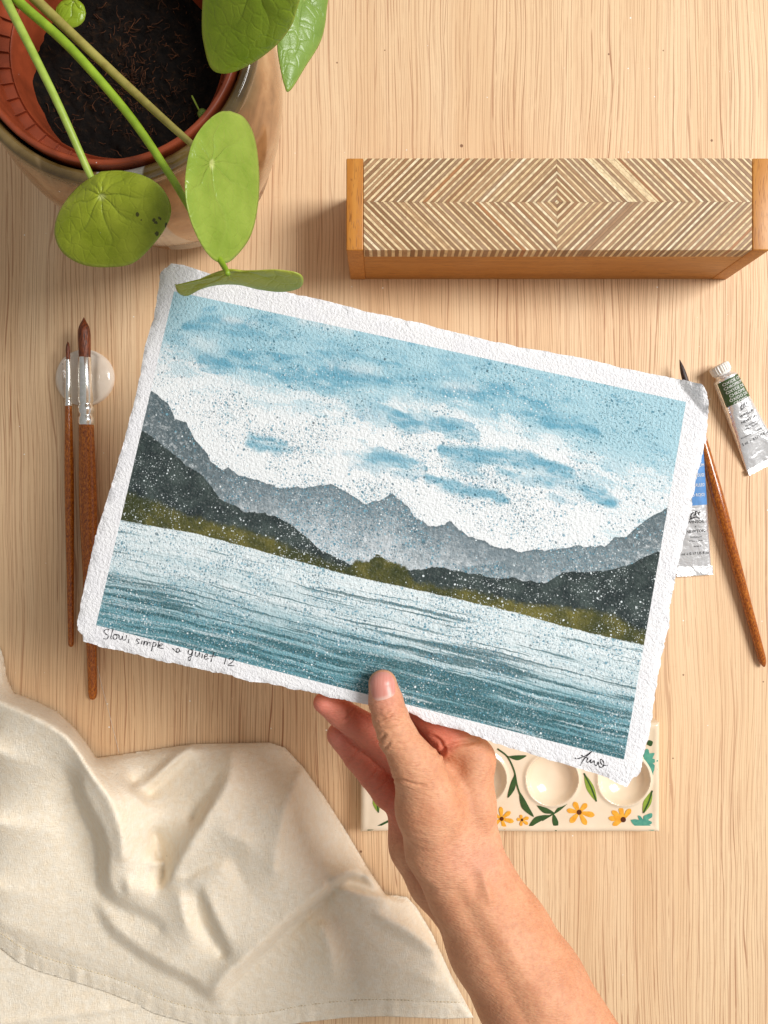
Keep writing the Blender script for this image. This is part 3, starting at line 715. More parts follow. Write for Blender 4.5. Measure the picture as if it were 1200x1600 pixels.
    z = z-0.28*np.exp(-(ed/5)**2)*np.clip(hem_d/30, 0, 1)
    z = np.maximum(z, 0.16)
    V = np.stack([(X-600)*(CAM-z)/FP, (800-Y)*(CAM-z)/FP, z], -1)
    remap = -np.ones(nr*nc, int); ids = np.where(used)[0]; remap[ids] = np.arange(len(ids))
    V = V[ids]; f = remap[f]
    m = M('unbleached_calico'); c = m.coord()
    x, y, zz = m.sep(c)
    weave = m.add(m.noise(m.map(c, (40, 4, 4)), 1.0, 2), m.noise(m.map(c, (4, 40, 4)), 1.0, 2))
    col0 = m.step(weave, 0.8, 1.25, 0, 1)
    col = m.ramp(m.noise(c, 3.0, 3), [(0.3, C('#fbebd2')), (0.7, C('#fef4e2'))])
    col = m.mix(m.step(m.noise(m.map(c, (18, 1.5, 2)), 1.0, 2), 0.58, 0.8, 0, 0.35), col, C('#e6d8be'))
    col = m.mix(m.mul(m.sub(1.0, col0), 0.10), col, C('#d3bf9d'))
    fl, b = m.dots(m.vadd(c, m.map(m.noise(c, 6, 2, color=True), 0.12)), 1.3, 0.008, 0.05, 0.35, dim='3D', soft=0.02, pw=2)
    col = m.mix(m.mul(fl, 0.8), col, C('#8a7355'))
    crn = m.noise(m.vadd(m.map(c, 0.8), m.map(m.noise(c, 0.6, 2, color=True), 1.6)), 1.0, 4, 0.55)
    crumple = m.math('POWER', m.sub(1.0, m.mul(m.math('ABSOLUTE', m.sub(crn, 0.5)), 3.0)), 3.0)
    nb = m.bump(weave, 0.8, 0.05, m.bump(crumple, 0.16, 0.10))
    cm_ = m.out(col, 0.9, nb, Specular_IOR_Level=0.15)
    o = obj('cloth', V, f, cm_, org=P(330, 1400, 0))
    tag(o, 'crumpled cream calico cloth with a stitched hem lying at the lower left', 'cloth')
    sm = o.modifiers.new('thickness', 'SOLIDIFY'); sm.thickness = 0.05*U; sm.offset = -1
    # folded-under layer at the bottom left
    xs2 = np.linspace(-45, 330, 130); ys2 = np.linspace(1440, 1625, 70); X2, Y2 = np.meshgrid(xs2, ys2)
    z2 = 0.10+0.05*fbm2(X2, Y2, 0.02, 5, 3)+0.12*np.exp(-((Y2-1600+0.13*X2)/6)**2)
    # seam line running across
    z2 = z2+0.05
    V2 = np.stack([(X2-600)*(CAM-z2)/FP, (800-Y2)*(CAM-z2)/FP, z2], -1).reshape(-1, 3)
    mask = (Y2 < 1612-0.02*X2)
    f2 = gridfaces(*X2.shape, flip=True)
    o2 = obj('folded_layer', V2, f2, cm_, o); s2 = o2.modifiers.new('thickness', 'SOLIDIFY'); s2.thickness = 0.05*U
    # stitches along the hem, following the surface
    hp = catmull([(-20, 1448), (6, 1462), (34, 1481), (64, 1494), (112, 1509), (170, 1526), (214, 1543), (250, 1560), (292, 1573), (335, 1583), (385, 1586), (430, 1580), (470, 1572), (540, 1564), (600, 1562), (700, 1566), (722, 1566)], 24)
    seg = np.linalg.norm(np.diff(hp, axis=0), axis=1); cum = np.concatenate([[0], np.cumsum(seg)])
    from mathutils.kdtree import KDTree
    kd = KDTree(len(ids)); pxy = np.stack([X[ids], Y[ids]], -1)
    for i, q in enumerate(pxy): kd.insert((q[0], q[1], 0), i)
    kd.balance(); parts = []
    Zi = z[ids]
    s = 3.0
    while s < cum[-1]-6:
        pp = []
        for q in (s, s+2.0, s+4.0):
            a = np.interp(q, cum, hp[:, 0]); b = np.interp(q, cum, hp[:, 1]); _, i, _ = kd.find((a, b, 0)); pp.append(P(a, b, Zi[i]+0.02))
        pp[0] = (pp[0][0], pp[0][1], pp[0][2]-0.03); pp[2] = (pp[2][0], pp[2][1], pp[2][2]-0.03)
        parts.append(tube(pp, 0.022, 6)); s += 5.6
    sv, sf = merge(parts); so = obj('stitching', sv, sf, mat_plain('cotton_thread', '#d9c8a8', 0.9, spec=0.1), o); so['kind'] = 'stuff'
build_cloth()

# ------------------------------------------------------------------ the hand and forearm
def build_hand():
    # primitives: (px,py,z,rpx)
    palm = []; fing = []
    def q(a): return np.array(P(a[0], a[1], a[2])), cm(a[3], a[2])
    def cap(lst, *pts):
        for a, b in zip(pts[:-1], pts[1:]): lst.append((*q(a), *q(b)))
    # forearm: radial and ulnar side
    cap(palm, (742, 1392, 10.9, 70), (782, 1468, 10.9, 80), (829, 1545, 11.2, 85), (914, 1690, 11.8, 93))
    cap(palm, (735, 1398, 9.2, 66), (776, 1470, 9.2, 76), (826, 1548, 9.5, 83), (910, 1690, 10.2, 91))
    # metacarpals
    cap(palm, (738, 1184, 11.2, 33), (737, 1260, 11.4, 35), (738, 1330, 11.2, 44), (744, 1392, 10.9, 62))
    cap(palm, (735, 1220, 10.2, 33), (735, 1300, 10.3, 38), (740, 1390, 10.2, 56))
    cap(palm, (718, 1250, 9.2, 33), (718, 1320, 9.3, 40), (735, 1395, 9.6, 54))
    cap(palm, (685, 1290, 8.8, 34), (700, 1350, 9.0, 40), (722, 1400, 9.2, 46))
    hyp = []; cap(hyp, (640, 1256, 8.7, 37), (656, 1318, 8.7, 45), (684, 1372, 9.0, 44), (712, 1400, 9.2, 50))
    # thenar and web
    cap(palm, (655, 1205, 12.35, 37), (672, 1260, 12.0, 52), (692, 1325, 11.5, 56), (724, 1385, 11.0, 58))
    cap(palm, (690, 1255, 11.4, 40), (712, 1330, 11.2, 50))
    cap(palm, (672, 1230, 11.4, 34), (722, 1238, 11.2, 30))
    # palm pad behind the fingers
    cap(palm, (672, 1250, 10.0, 34), (684, 1320, 9.9, 42))
    cap(palm, (700, 1205, 11.0, 26), (712, 1300, 11.7, 36))
    zt_ = float(paper_z(np.array(602.), np.array(1080.)))+0.47-12.62
    lift = lambda *p: [(a, b, z+zt_*k, r) for (a, b, z, r), k in p]
    th = []; cap(th, *lift( ((598, 1069, 12.62, 22.5), 1), ((603, 1096, 12.62, 26.0), 1), ((610, 1122, 12.66, 27.5), 1), ((621, 1150, 12.7, 29.5), .8), ((640, 1182, 12.6, 33), .5), ((658, 1212, 12.3, 38), .2)))
    ix = []; cap(ix, (742, 1188, 11.2, 32), (702, 1146, 11.0, 31), (650, 1090, 11.0, 26), (612, 1050, 11.3, 21))
    md = []; cap(md, (735, 1215, 10.2, 31), (668, 1152, 9.9, 28), (600, 1092, 10.6, 24), (556, 1052, 11.3, 19))
    rg = []; cap(rg, (715, 1252, 9.1, 30), (640, 1196, 8.9, 28), (576, 1142, 9.9, 25), (531, 1113, 10.7, 21.5), (505, 1098, 11.1, 15.5))
    pk = []; cap(pk, (672, 1285, 8.5, 32), (608, 1236, 8.7, 27), (561, 1181, 9.3, 23.5), (530, 1148, 9.8, 19))
    # tendon knob at the wrist
    vox = 0.085
    lo_ = np.array([-4.2, -27.0, 6.2]); hi_ = np.array([9.8, -4.9, 14.6])
    n = np.ceil((hi_-lo_)/vox).astype(int)
    gx, gy, gz = [lo_[i]+vox*np.arange(n[i]) for i in range(3)]
    GX, GY, GZ = np.meshgrid(gx.astype(np.float32), gy.astype(np.float32), gz.astype(np.float32), indexing='ij')
    def seg(pa, ra, pb, rb, X, Y, Z):
        d = pb-pa; l2 = float(d@d)+1e-9
        t = ((X-pa[0])*d[0]+(Y-pa[1])*d[1]+(Z-pa[2])*d[2])/l2; np.clip(t, 0, 1, out=t)
        return np.sqrt((X-pa[0]-t*d[0])**2+(Y-pa[1]-t*d[1])**2+(Z-pa[2]-t*d[2])**2)-(ra+t*(rb-ra))
    def smin(a, b, k):
        h = np.clip(0.5+0.5*(b-a)/k, 0, 1); return b*(1-h)+a*h-k*h*(1-h)
    def field(X, Y, Z):
        def grp(lst, k):
            r = None
            for pa, ra, pb, rb in lst:
                s = seg(pa, ra, pb, rb, X, Y, Z); r = s if r is None else smin(r, s, k)
            return r
        F = grp(palm, 0.42)
        F = smin(F, grp(hyp, 0.5), 0.16)
        F = smin(F, grp(th, 0.16), 0.40)
        for g, k in ((ix, 0.22), (md, 0.16), (rg, 0.14), (pk, 0.14)):
            F = smin(F, grp(g, 0.15), k)
        return F
    D = field(GX, GY, GZ)
    # surface nets
    S = D < 0
    c = [(i, j, k) for i in (0, 1) for j in (0, 1) for k in (0, 1)]
    nx, ny, nz = D.shape
    cs = np.zeros((nx-1, ny-1, nz-1), int)
    for (i, j, k) in c: cs += S[i:nx-1+i, j:ny-1+j, k:nz-1+k]
    act = (cs > 0) & (cs < 8); idx = np.argwhere(act); vid = -np.ones(act.shape, int); vid[act] = np.arange(len(idx))
    acc = np.zeros((len(idx), 3)); cnt = np.zeros(len(idx))
    for a in range(8):
        for b in range(a+1, 8):
            ca, cb = np.array(c[a]), np.array(c[b])
            if np.abs(ca-cb).sum() != 1: continue
            da = D[tuple((idx+ca).T)]; db = D[tuple((idx+cb).T)]; m = (da < 0) != (db < 0)
            t = np.where(m, da/(da-db+1e-12*(~m)+0), 0)
            p = ca+(cb-ca)*t[:, None]; acc[m] += p[m]; cnt[m] += 1
    V = lo_+vox*(idx+acc/cnt[:, None])
    F = []
    for ax in range(3):
        o1, o2 = [(1, 2), (2, 0), (0, 1)][ax]
        sl0 = [slice(None)]*3; sl1 = [slice(None)]*3; sl0[ax] = slice(0, -1); sl1[ax] = slice(1, None)
        ch = S[tuple(sl0)] != S[tuple(sl1)]; e = np.argwhere(ch)
        ok = (e[:, o1] > 0) & (e[:, o2] > 0) & (e[:, o1] < D.shape[o1]-1) & (e[:, o2] < D.shape[o2]-1); e = e[ok]
        u1 = np.zeros(3, int); u1[o1] = 1; u2 = np.zeros(3, int); u2[o2] = 1
        qd = np.stack([vid[tuple((e-u1-u2).T)], vid[tuple((e-u2).T)], vid[tuple(e.T)], vid[tuple((e-u1).T)]], -1)
        ins_ = S[tuple(e.T)]; qd[~ins_] = qd[~ins_][:, ::-1]; F.append(qd)
    F = np.concatenate(F)
    # relax once
    for it in range(2):
        su = np.zeros_like(V); cn = np.zeros(len(V))
        for a, b in ((0, 1), (1, 2), (2, 3), (3, 0)):
            np.add.at(su, F[:, a], V[F[:, b]]); np.add.at(su, F[:, b], V[F[:, a]]); np.add.at(cn, F[:, a], 1); np.add.at(cn, F[:, b], 1)
        V = V*0.5+0.5*su/cn[:, None]
    eps = 0.03
    def fv(W): return field(W[:, 0], W[:, 1], W[:, 2])
    # one subdivision, then back onto the surface
    E_ = np.sort(np.concatenate([F[:, [0, 1]], F[:, [1, 2]], F[:, [2, 3]], F[:, [3, 0]]]), 1)
    ue, inv = np.unique(E_[:, 0]*len(V)+E_[:, 1], return_inverse=True); nf = len(F); nv = len(V)
    em = 0.5*(V[ue//nv]+V[ue % nv]); fc = V[F].mean(1); ei = inv.reshape(4, nf)+nv; ci = np.arange(nf)+nv+len(ue)
    V = np.concatenate([V, em, fc])
    F = np.concatenate([np.stack([F[:, k], ei[k], ci, ei[k-1]], -1) for k in range(4)])
    Nn = np.stack([fv(V+e)-fv(V-e) for e in np.eye(3)*eps], -1); Nn /= np.linalg.norm(Nn, axis=1)[:, None]+1e-9
    V = V-Nn*np.clip(fv(V), -0.05, 0.05)[:, None]
    Nn = np.stack([fv(V+e)-fv(V-e) for e in np.eye(3)*eps], -1); Nn /= np.linalg.norm(Nn, axis=1)[:, None]+1e-9
    vx = 600+V[:, 0]*FP/(CAM-V[:, 2]); vy = 800-V[:, 1]*FP/(CAM-V[:, 2])
    # creases seen from above (pixels), depth, width px, z window
    disp = np.zeros(len(V))
    CR = [([(592, 1125), (603, 1121), (614, 1117), (627, 1120)], 0.045, 1.8, 12), ([(598, 1131), (612, 1126), (626, 1127)], 0.04, 1.6, 12), ([(595, 1138), (612, 1138), (631, 1133)], 0.025, 1.8, 12),
          ([(602, 1112), (616, 1108), (631, 1111)], 0.025, 1.8, 12), ([(608, 1121), (614, 1114), (624, 1114), (628, 1121)], 0.03, 1.5, 12),
          ([(611, 1216), (630, 1220), (650, 1226), (664, 1227)], 0.05, 2.0, 10.5), ([(616, 1160), (630, 1161)], 0.012, 2.5, 12), ([(622, 1172), (650, 1174)], 0.012, 2.5, 12),
          ([(536, 1192), (550, 1187), (562, 1173)], 0.045, 1.8, 8), ([(569, 1222), (582, 1214), (592, 1200)], 0.05, 2.2, 8), ([(573, 1226), (586, 1218)], 0.03, 1.5, 8),
          ([(536, 1126), (545, 1119), (552, 1108)], 0.06, 1.6, 9), ([(533, 1188), (549, 1184), (562, 1170)], 0.05, 1.6, 8), ([(584, 1237), (600, 1226), (612, 1210)], 0.05, 1.8, 8), ([(590, 1160), (602, 1148)], 0.06, 2.0, 9), ([(676, 1150), (690, 1160), (694, 1178)], 0.07, 2.2, 10), ([(600, 1170), (610, 1160)], 0.04, 2, 8),
          ([(684, 1178), (700, 1168), (720, 1162), (745, 1158)], 0.10, 3.0, 10.5), ([(640, 1352), (652, 1372), (676, 1392)], 0.05, 4.0, 9.5),
          ([(640, 1300), (666, 1305)], 0.012, 2.2, 11), ([(640, 1312), (672, 1318)], 0.012, 2.2, 11), ([(648, 1326), (676, 1332)], 0.012, 2.2, 11), ([(655, 1340), (684, 1346)], 0.012, 2.2, 11), ([(640, 1286), (664, 1291)], 0.01, 2.2, 11)]
    for pts, dep, wd, zmin in CR:
        d, s, t = polydist(vx, vy, catmull(pts, 5)); m = (Nn[:, 2] > -0.1) & (V[:, 2] > zmin)
        disp -= m*dep*np.exp(-(d/wd)**2)*np.clip(np.minimum(t, 1-t)/0.15+0.1, 0, 1)
        disp += m*dep*0.35*np.exp(-((d-wd*2.6)/(wd*1.3))**2)
    # knuckle puff at the thumb joint, hollow of the web
    disp += 0.05*np.exp(-((vx-613)**2+(vy-1122)**2)/15**2)*(V[:, 2] > 12)
    disp -= 0.10*np.exp(-(((vx-716)/16)**2+((vy-1200)/18)**2))*(V[:, 2] > 11)
    disp += 0.05*np.exp(-(((vx-530)/15)**2+((vy-1155)/18)**2))*(V[:, 2] < 10.8)+0.045*np.exp(-(((vx-566)/14)**2+((vy-1200)/16)**2))*(V[:, 2] < 10.8)+0.05*np.exp(-(((vx-515)/16)**2+((vy-1106)/12)**2))
    # tendon grooves and the low relief of the forearm
    d, s, t = polydist(vx, vy, [(718, 1400), (770, 1500), (830, 1610)]); disp -= 0.07*np.exp(-(d/13)**2)*(Nn[:, 2] > 0.1)
    d, s, t = polydist(vx, vy, [(752, 1405), (800, 1490), (850, 1570)]); disp += 0.05*np.exp(-(d/14)**2)*(Nn[:, 2] > 0.1)
    d, s, t = polydist(vx, vy, [(752, 1360), (758, 1385), (765, 1405)]); disp += 0.085*np.exp(-(d/6.5)**2)*(Nn[:, 2] > 0.1)
    d, s, t = polydist(vx, vy, [(736, 1360), (744, 1400)]); disp -= 0.05*np.exp(-(d/9)**2)*(Nn[:, 2] > 0.1)
    d, s, t = polydist(vx, vy, [(700, 1300), (712, 1350)]); disp -= 0.05*np.exp(-(d/12)**2)*(Nn[:, 2] > 0.1)
    V2 = V+Nn*disp[:, None]
    # colour masks
    red = np.zeros(len(V))
    for g in (ix, md, rg, pk):
        for pa, ra, pb, rb in g[1 if g is ix else 0:]:
            dd = seg(pa, ra, pb, rb, V[:, 0], V[:, 1], V[:, 2]); red = np.maximum(red, np.clip(1-dd/0.25, 0, 1))
    pal = np.clip((11.0-V[:, 2])/1.2, 0, 1)*np.clip((1345-vy)/70, 0, 1); red = np.clip(np.maximum(red, pal*0.8), 0, 1)*np.clip((756-vx)/20, 0, 1)
    for pa, ra, pb, rb in ix: pass
    tipx = np.exp(-((vx-600)**2+(vy-1090)**2)/28**2)*(V[:, 2] > 11.9)
    tips = np.exp(-((vx-525)**2+(vy-1150)**2)/26**2)+np.exp(-((vx-506)**2+(vy-1102)**2)/22**2)
    warm = np.exp(-(((vx-745)/50)**2+((vy-1345)/34)**2))
    m = M('skin'); c = m.coord()
    n1 = m.noise(c, 0.9, 4); n2 = m.noise(c, 5.0, 4, 0.6)
    base = m.ramp(n1, [(0.3, C('#d2926c')), (0.7, C('#e0a680'))])
    base = m.mix(m.mul(m.attr('warm'), 0.6), base, C('#e0a287'))
    base = m.mix(m.step(m.attr('red'), 0.0, 1.0, 0, 0.9), base, C('#dc7a62'))
    base = m.mix(m.mul(m.attr('tip'), 0.55), base, C('#d98878'))
    base = m.mix(m.step(n2, 0.40, 0.72, 0, 0.38), base, C('#b9755a'))
    base = m.mix(m.step(m.noise(c, 0.55, 3), 0.5, 0.75, 0, 0.25), base, C('#c48a70'))
    base = m.mix(m.step(m.noise(c, 16, 3, 0.7), 0.55, 0.8, 0, 0.15), base, C('#e8b99a'))
    fr, _ = m.dots(c, 0.9, 0.01, 0.045, 0.35, dim='3D', soft=0.02, pw=2); base = m.mix(m.mul(fr, 0.6), base, C('#7d4a34'))
    vv_ = m.vor(m.vadd(m.map(c, (5, 16, 10), rot=(0, 0, 0.3)), m.map(m.noise(c, 2, 2, color=True), 1.2)), 1.0, 'F1')
    wr = m.noise(m.map(c, (3.0, 14, 9), rot=(0, 0, -0.2)), 1.0, 3, 0.6)
    b1 = m.bump(vv_.outputs['Distance'], 0.6, 0.028)
    b2 = m.bump(wr, 0.4, 0.045, b1); b3 = m.bump(m.noise(c, 32, 3), 0.35, 0.014, b2)
    sk = m.out(base, 0.58, b3, Specular_IOR_Level=0.38, Subsurface_Weight=0.16, Subsurface_Radius=(1.0*U/0.011*0.004, 0.0015, 0.0008), Subsurface_Scale=0.8)
    o = obj('person', V2, F, sk, org=P(760, 1420, 10), attrs=dict(red=red, tip=np.clip(tipx+tips, 0, 1), warm=warm))
    tag(o, 'hand and bare forearm reaching up to hold the painting by its lower edge', 'person')
    # thumb nail, laid on the traced surface
    def hit(px, py):
        z0 = 14.3; p = np.array(P(px, py, z0)); dr = np.array([(px-600)/FP, (800-py)/FP, -1.0]); dr /= np.linalg.norm(dr)
        for _ in range(60):
            d = float(field(*[np.array([a], np.float64) for a in p])[0]); p = p+dr*d*0.9
            if d < 1e-3: break
        return p
    NL = np.array([[577, 1066], [578.5, 1078], [582, 1089], [588, 1095], [598, 1094.5], [609, 1091], [617, 1085], [618.5, 1076], [617.5, 1064], [613, 1054.5], [605, 1048.5], [596, 1047.8], [587, 1051], [580.5, 1057]])
    NLc = catmull(np.vstack([NL, NL[:1]]), 4)[:-1]; ctr = NLc.mean(0)
    rings = 9; vs = []; axis = np.array([4.0, 33.0])/33.2
    top_c = hit(*ctr)[2]
    for r in range(rings+1):
        k = r/rings
        for pxy in NLc:
            w_ = ctr+(pxy-ctr)*k; p = hit(w_[0], w_[1]);
            lift = 0.035*(1-k**6)-0.004
            vs.append(p+np.array([0, 0, lift]))
    nr = len(NLc); vs = np.array(vs); zc = vs[:, 2]
    fs = gridfaces(rings+1, nr, True)
    mn = M('fingernail_keratin'); cc = mn.coord()
    tn = np.concatenate([[k/rings]*nr for k in range(rings+1)])
    npx = np.array([ctr+(p-ctr)*(r/rings) for r in range(rings+1) for p in NLc])
    lun = np.clip((npx[:, 1]-1086+(npx[:, 0]-600)*0.25)/5, 0, 1)
    colr = mn.ramp(mn.noise(mn.map(cc, (22, 1.5, 1)), 1.0, 2), [(0.3, C('#cf8474')), (0.7, C('#dc988a'))])
    colr = mn.mix(mn.mul(mn.attr('lunula'), 0.7), colr, C('#e3c0b0'))
    nm = mn.out(colr, 0.36, mn.bump(mn.noise(mn.map(cc, (26, 1.0, 1)), 1.0, 1), 0.2, 0.01), Specular_IOR_Level=0.5, Subsurface_Weight=0.1, Subsurface_Radius=(0.002, 0.001, 0.001))
    obj('fingernail', vs, fs, nm, o, attrs=dict(lunula=lun))
build_hand()

# ------------------------------------------------------------------ planter, nursery pot, soil
PCX, PCY = -10.2, 17.6
def build_pots():
    m = M('brown_stoneware_glaze'); c = m.coord(); x, y, z = m.sep(c)
    n = m.noise(c, 0.5, 4, 0.55, 0.6)
    col = m.ramp(n, [(0.3, C('#855f3c')), (0.5, C('#a67b52')), (0.7, C('#bf9a70'))])
    rimc = m.ramp(m.noise(c, 0.9, 3), [(0.35, C('#54401f')), (0.65, C('#77623a'))])
    col = m.mix(m.step(m.add(z, m.mul(m.sub(m.noise(c, 0.7, 3), 0.5), 1.6)), 10.4, 11.6), col, rimc)
    # pale runs of glaze
    run = m.noise(m.map(c, (0.55, 0.55, 0.18)), 1.0, 2, 0.5, 0.5)
    col = m.mix(m.step(run, 0.55, 0.75, 0, 0.35), col, C('#c4a67c'))
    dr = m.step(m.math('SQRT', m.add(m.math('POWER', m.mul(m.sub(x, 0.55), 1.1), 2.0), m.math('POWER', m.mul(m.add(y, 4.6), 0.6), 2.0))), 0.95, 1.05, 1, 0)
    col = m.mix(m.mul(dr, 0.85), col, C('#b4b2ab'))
    col = m.specks(col, c, 1.7, 0.22, 0.015, 0.06)
    gl = m.out(col, 0.12, m.bump(m.noise(c, 1.5, 2), 0.12, 0.06), Specular_IOR_Level=0.6, Coat_Weight=0.15, Coat_Roughness=0.05)
    prof = [(0.01, 0.35), (3.0, 0.35), (4.6, 2.0), (5.0, 8.0), (5.02, 11.3), (5.08, 11.75), (5.22, 11.95), (5.42, 11.98), (5.58, 11.8), (5.60, 11.55), (5.50, 11.3), (5.52, 11.0), (5.68, 10.3), (5.84, 9.3), (5.90, 8.3), (5.86, 7.3), (5.70, 6.2), (5.38, 4.8), (4.95, 3.5), (4.4, 2.2), (3.8, 1.1), (3.4, 0.4), (3.2, 0.05), (3.0, 0.0), (0.01, 0.0)]
    p2 = catmull(prof[4:-3], 4); prof = prof[:4]+[tuple(a) for a in p2]+prof[-3:]
    v, f = lathe(prof, (PCX, PCY), 128, lambda a, z: 0.03*np.sin(3*a+1))
    o = obj('planter', v, f, gl, org=(PCX, PCY, 0))
    tag(o, 'glossy brown stoneware planter with a bulging belly and darker rim', 'planter')
    # terracotta-coloured plastic pot
    mp = mat_plain('terracotta_plastic', '#9a4628', 0.36, 0.14, 1.5, 0.08, 0.45, speck=0.3)
    prof = [(4.72, 11.95), (4.80, 12.08), (4.93, 12.10), (4.99, 12.0), (4.98, 11.7), (4.85, 10.6), (4.45, 10.45), (4.3, 9.5), (3.9, 5.0), (3.7, 2.0), (0.01, 2.0)]
    inner = [(4.72, 11.95), (4.66, 11.6), (4.62, 10.75), (4.55, 10.62), (4.18, 10.55), (4.10, 10.62), (4.04, 10.55), (3.98, 9.6), (3.75, 8.4), (3.7, 6.0), (0.01, 6.0)]
    a = [tuple(q) for q in catmull(prof[:6], 3)]+prof[6:]
    v, f = lathe(a[::-1]+inner[1:], (PCX, PCY), 128)
    t = obj('nursery_pot', v, f, mp, org=(PCX, PCY, 2), smooth=45)
    tag(t, 'terracotta-red plastic nursery pot sitting inside the stoneware planter', 'plant pot')
    for k in range(44):
        aa = 2*math.pi*k/44
        ca, sa = math.cos(aa), math.sin(aa); w_ = 0.02
        r0, r1 = 4.12, 4.68
        vv = []
        for r, zz in ((r0, 10.5), (r1, 10.5), (r1, 10.78), (r0+0.05, 10.66)):
            for s in (-w_, w_): vv.append((PCX+r*ca-s*sa, PCY+r*sa+s*ca, zz))
        ff = [(0, 2, 4, 6), (1, 7, 5, 3), (0, 1, 3, 2), (2, 3, 5, 4), (4, 5, 7, 6), (6, 7, 1, 0)]
        obj('rib', vv, ff, mp, t, False)
    # soil
    ns, na = 60, 160; vs = []
    for i in range(ns):
        r = 3.98*(i/(ns-1))**0.9+0.001; a_ = np.arange(na)*2*np.pi/na
        X = PCX+r*np.cos(a_); Y = PCY+r*np.sin(a_)
        Z = 8.95+0.22*fbm2(X, Y, 0.9, 3, 3)+0.16*fbm2(X, Y, 3.2, 6, 4)+0.1*(r/4)**3
        vs.append(np.stack([X, Y, Z], -1))
    m = M('potting_soil'); c = m.coord()
    n = m.noise(c, 3.5, 5, 0.7)
    col = m.ramp(n, [(0.35, C('#070504')), (0.55, C('#140d08')), (0.78, C('#38230f'))])
    sm = m.out(col, 0.9, m.bump(m.noise(c, 7, 5, 0.75), 1.0, 0.12), Specular_IOR_Level=0.2)
    so = obj('soil', np.concatenate(vs), gridfaces(ns, na, True), sm, t); so['kind'] = 'stuff'
    parts = []; parts2 = []
    for i in range(380):
        r = 3.8*math.sqrt(random.random()); a_ = random.uniform(0, 2*math.pi)
        if random.random() < 0.55: r = 2.6*random.random(); a_ = random.choice((0.5, 1.8, 3.5, -0.8, -1.6))+random.gauss(0, 0.4)
        x0 = PCX+r*math.cos(a_); y0 = PCY+r*math.sin(a_); hd = random.uniform(0, 6.28); L = random.uniform(0.12, 0.6)
        pts = [(x0, y0, 9.02+random.uniform(-0.05, 0.14))]
        for k in range(5):
            hd += random.gauss(0, 0.5); x0 += math.cos(hd)*L/5; y0 += math.sin(hd)*L/5
            if math.hypot(x0-PCX, y0-PCY) > 3.9: break
            pts.append((x0, y0, pts[-1][2]+random.gauss(0, 0.05)))
        if len(pts) > 2: (parts if random.random() < 0.7 else parts2).append(tube(pts, np.linspace(0.015, 0.006, len(pts))*random.uniform(0.8, 1.5), 5))
    v, f = merge(parts+parts2); fo = obj('root_fibre', v, f, mat_plain('coir_fibre', '#5a3620', 0.8, 0.3, 2.0, dark='#2c1a10', spec=0.2), t); fo['kind'] = 'stuff'
build_pots()

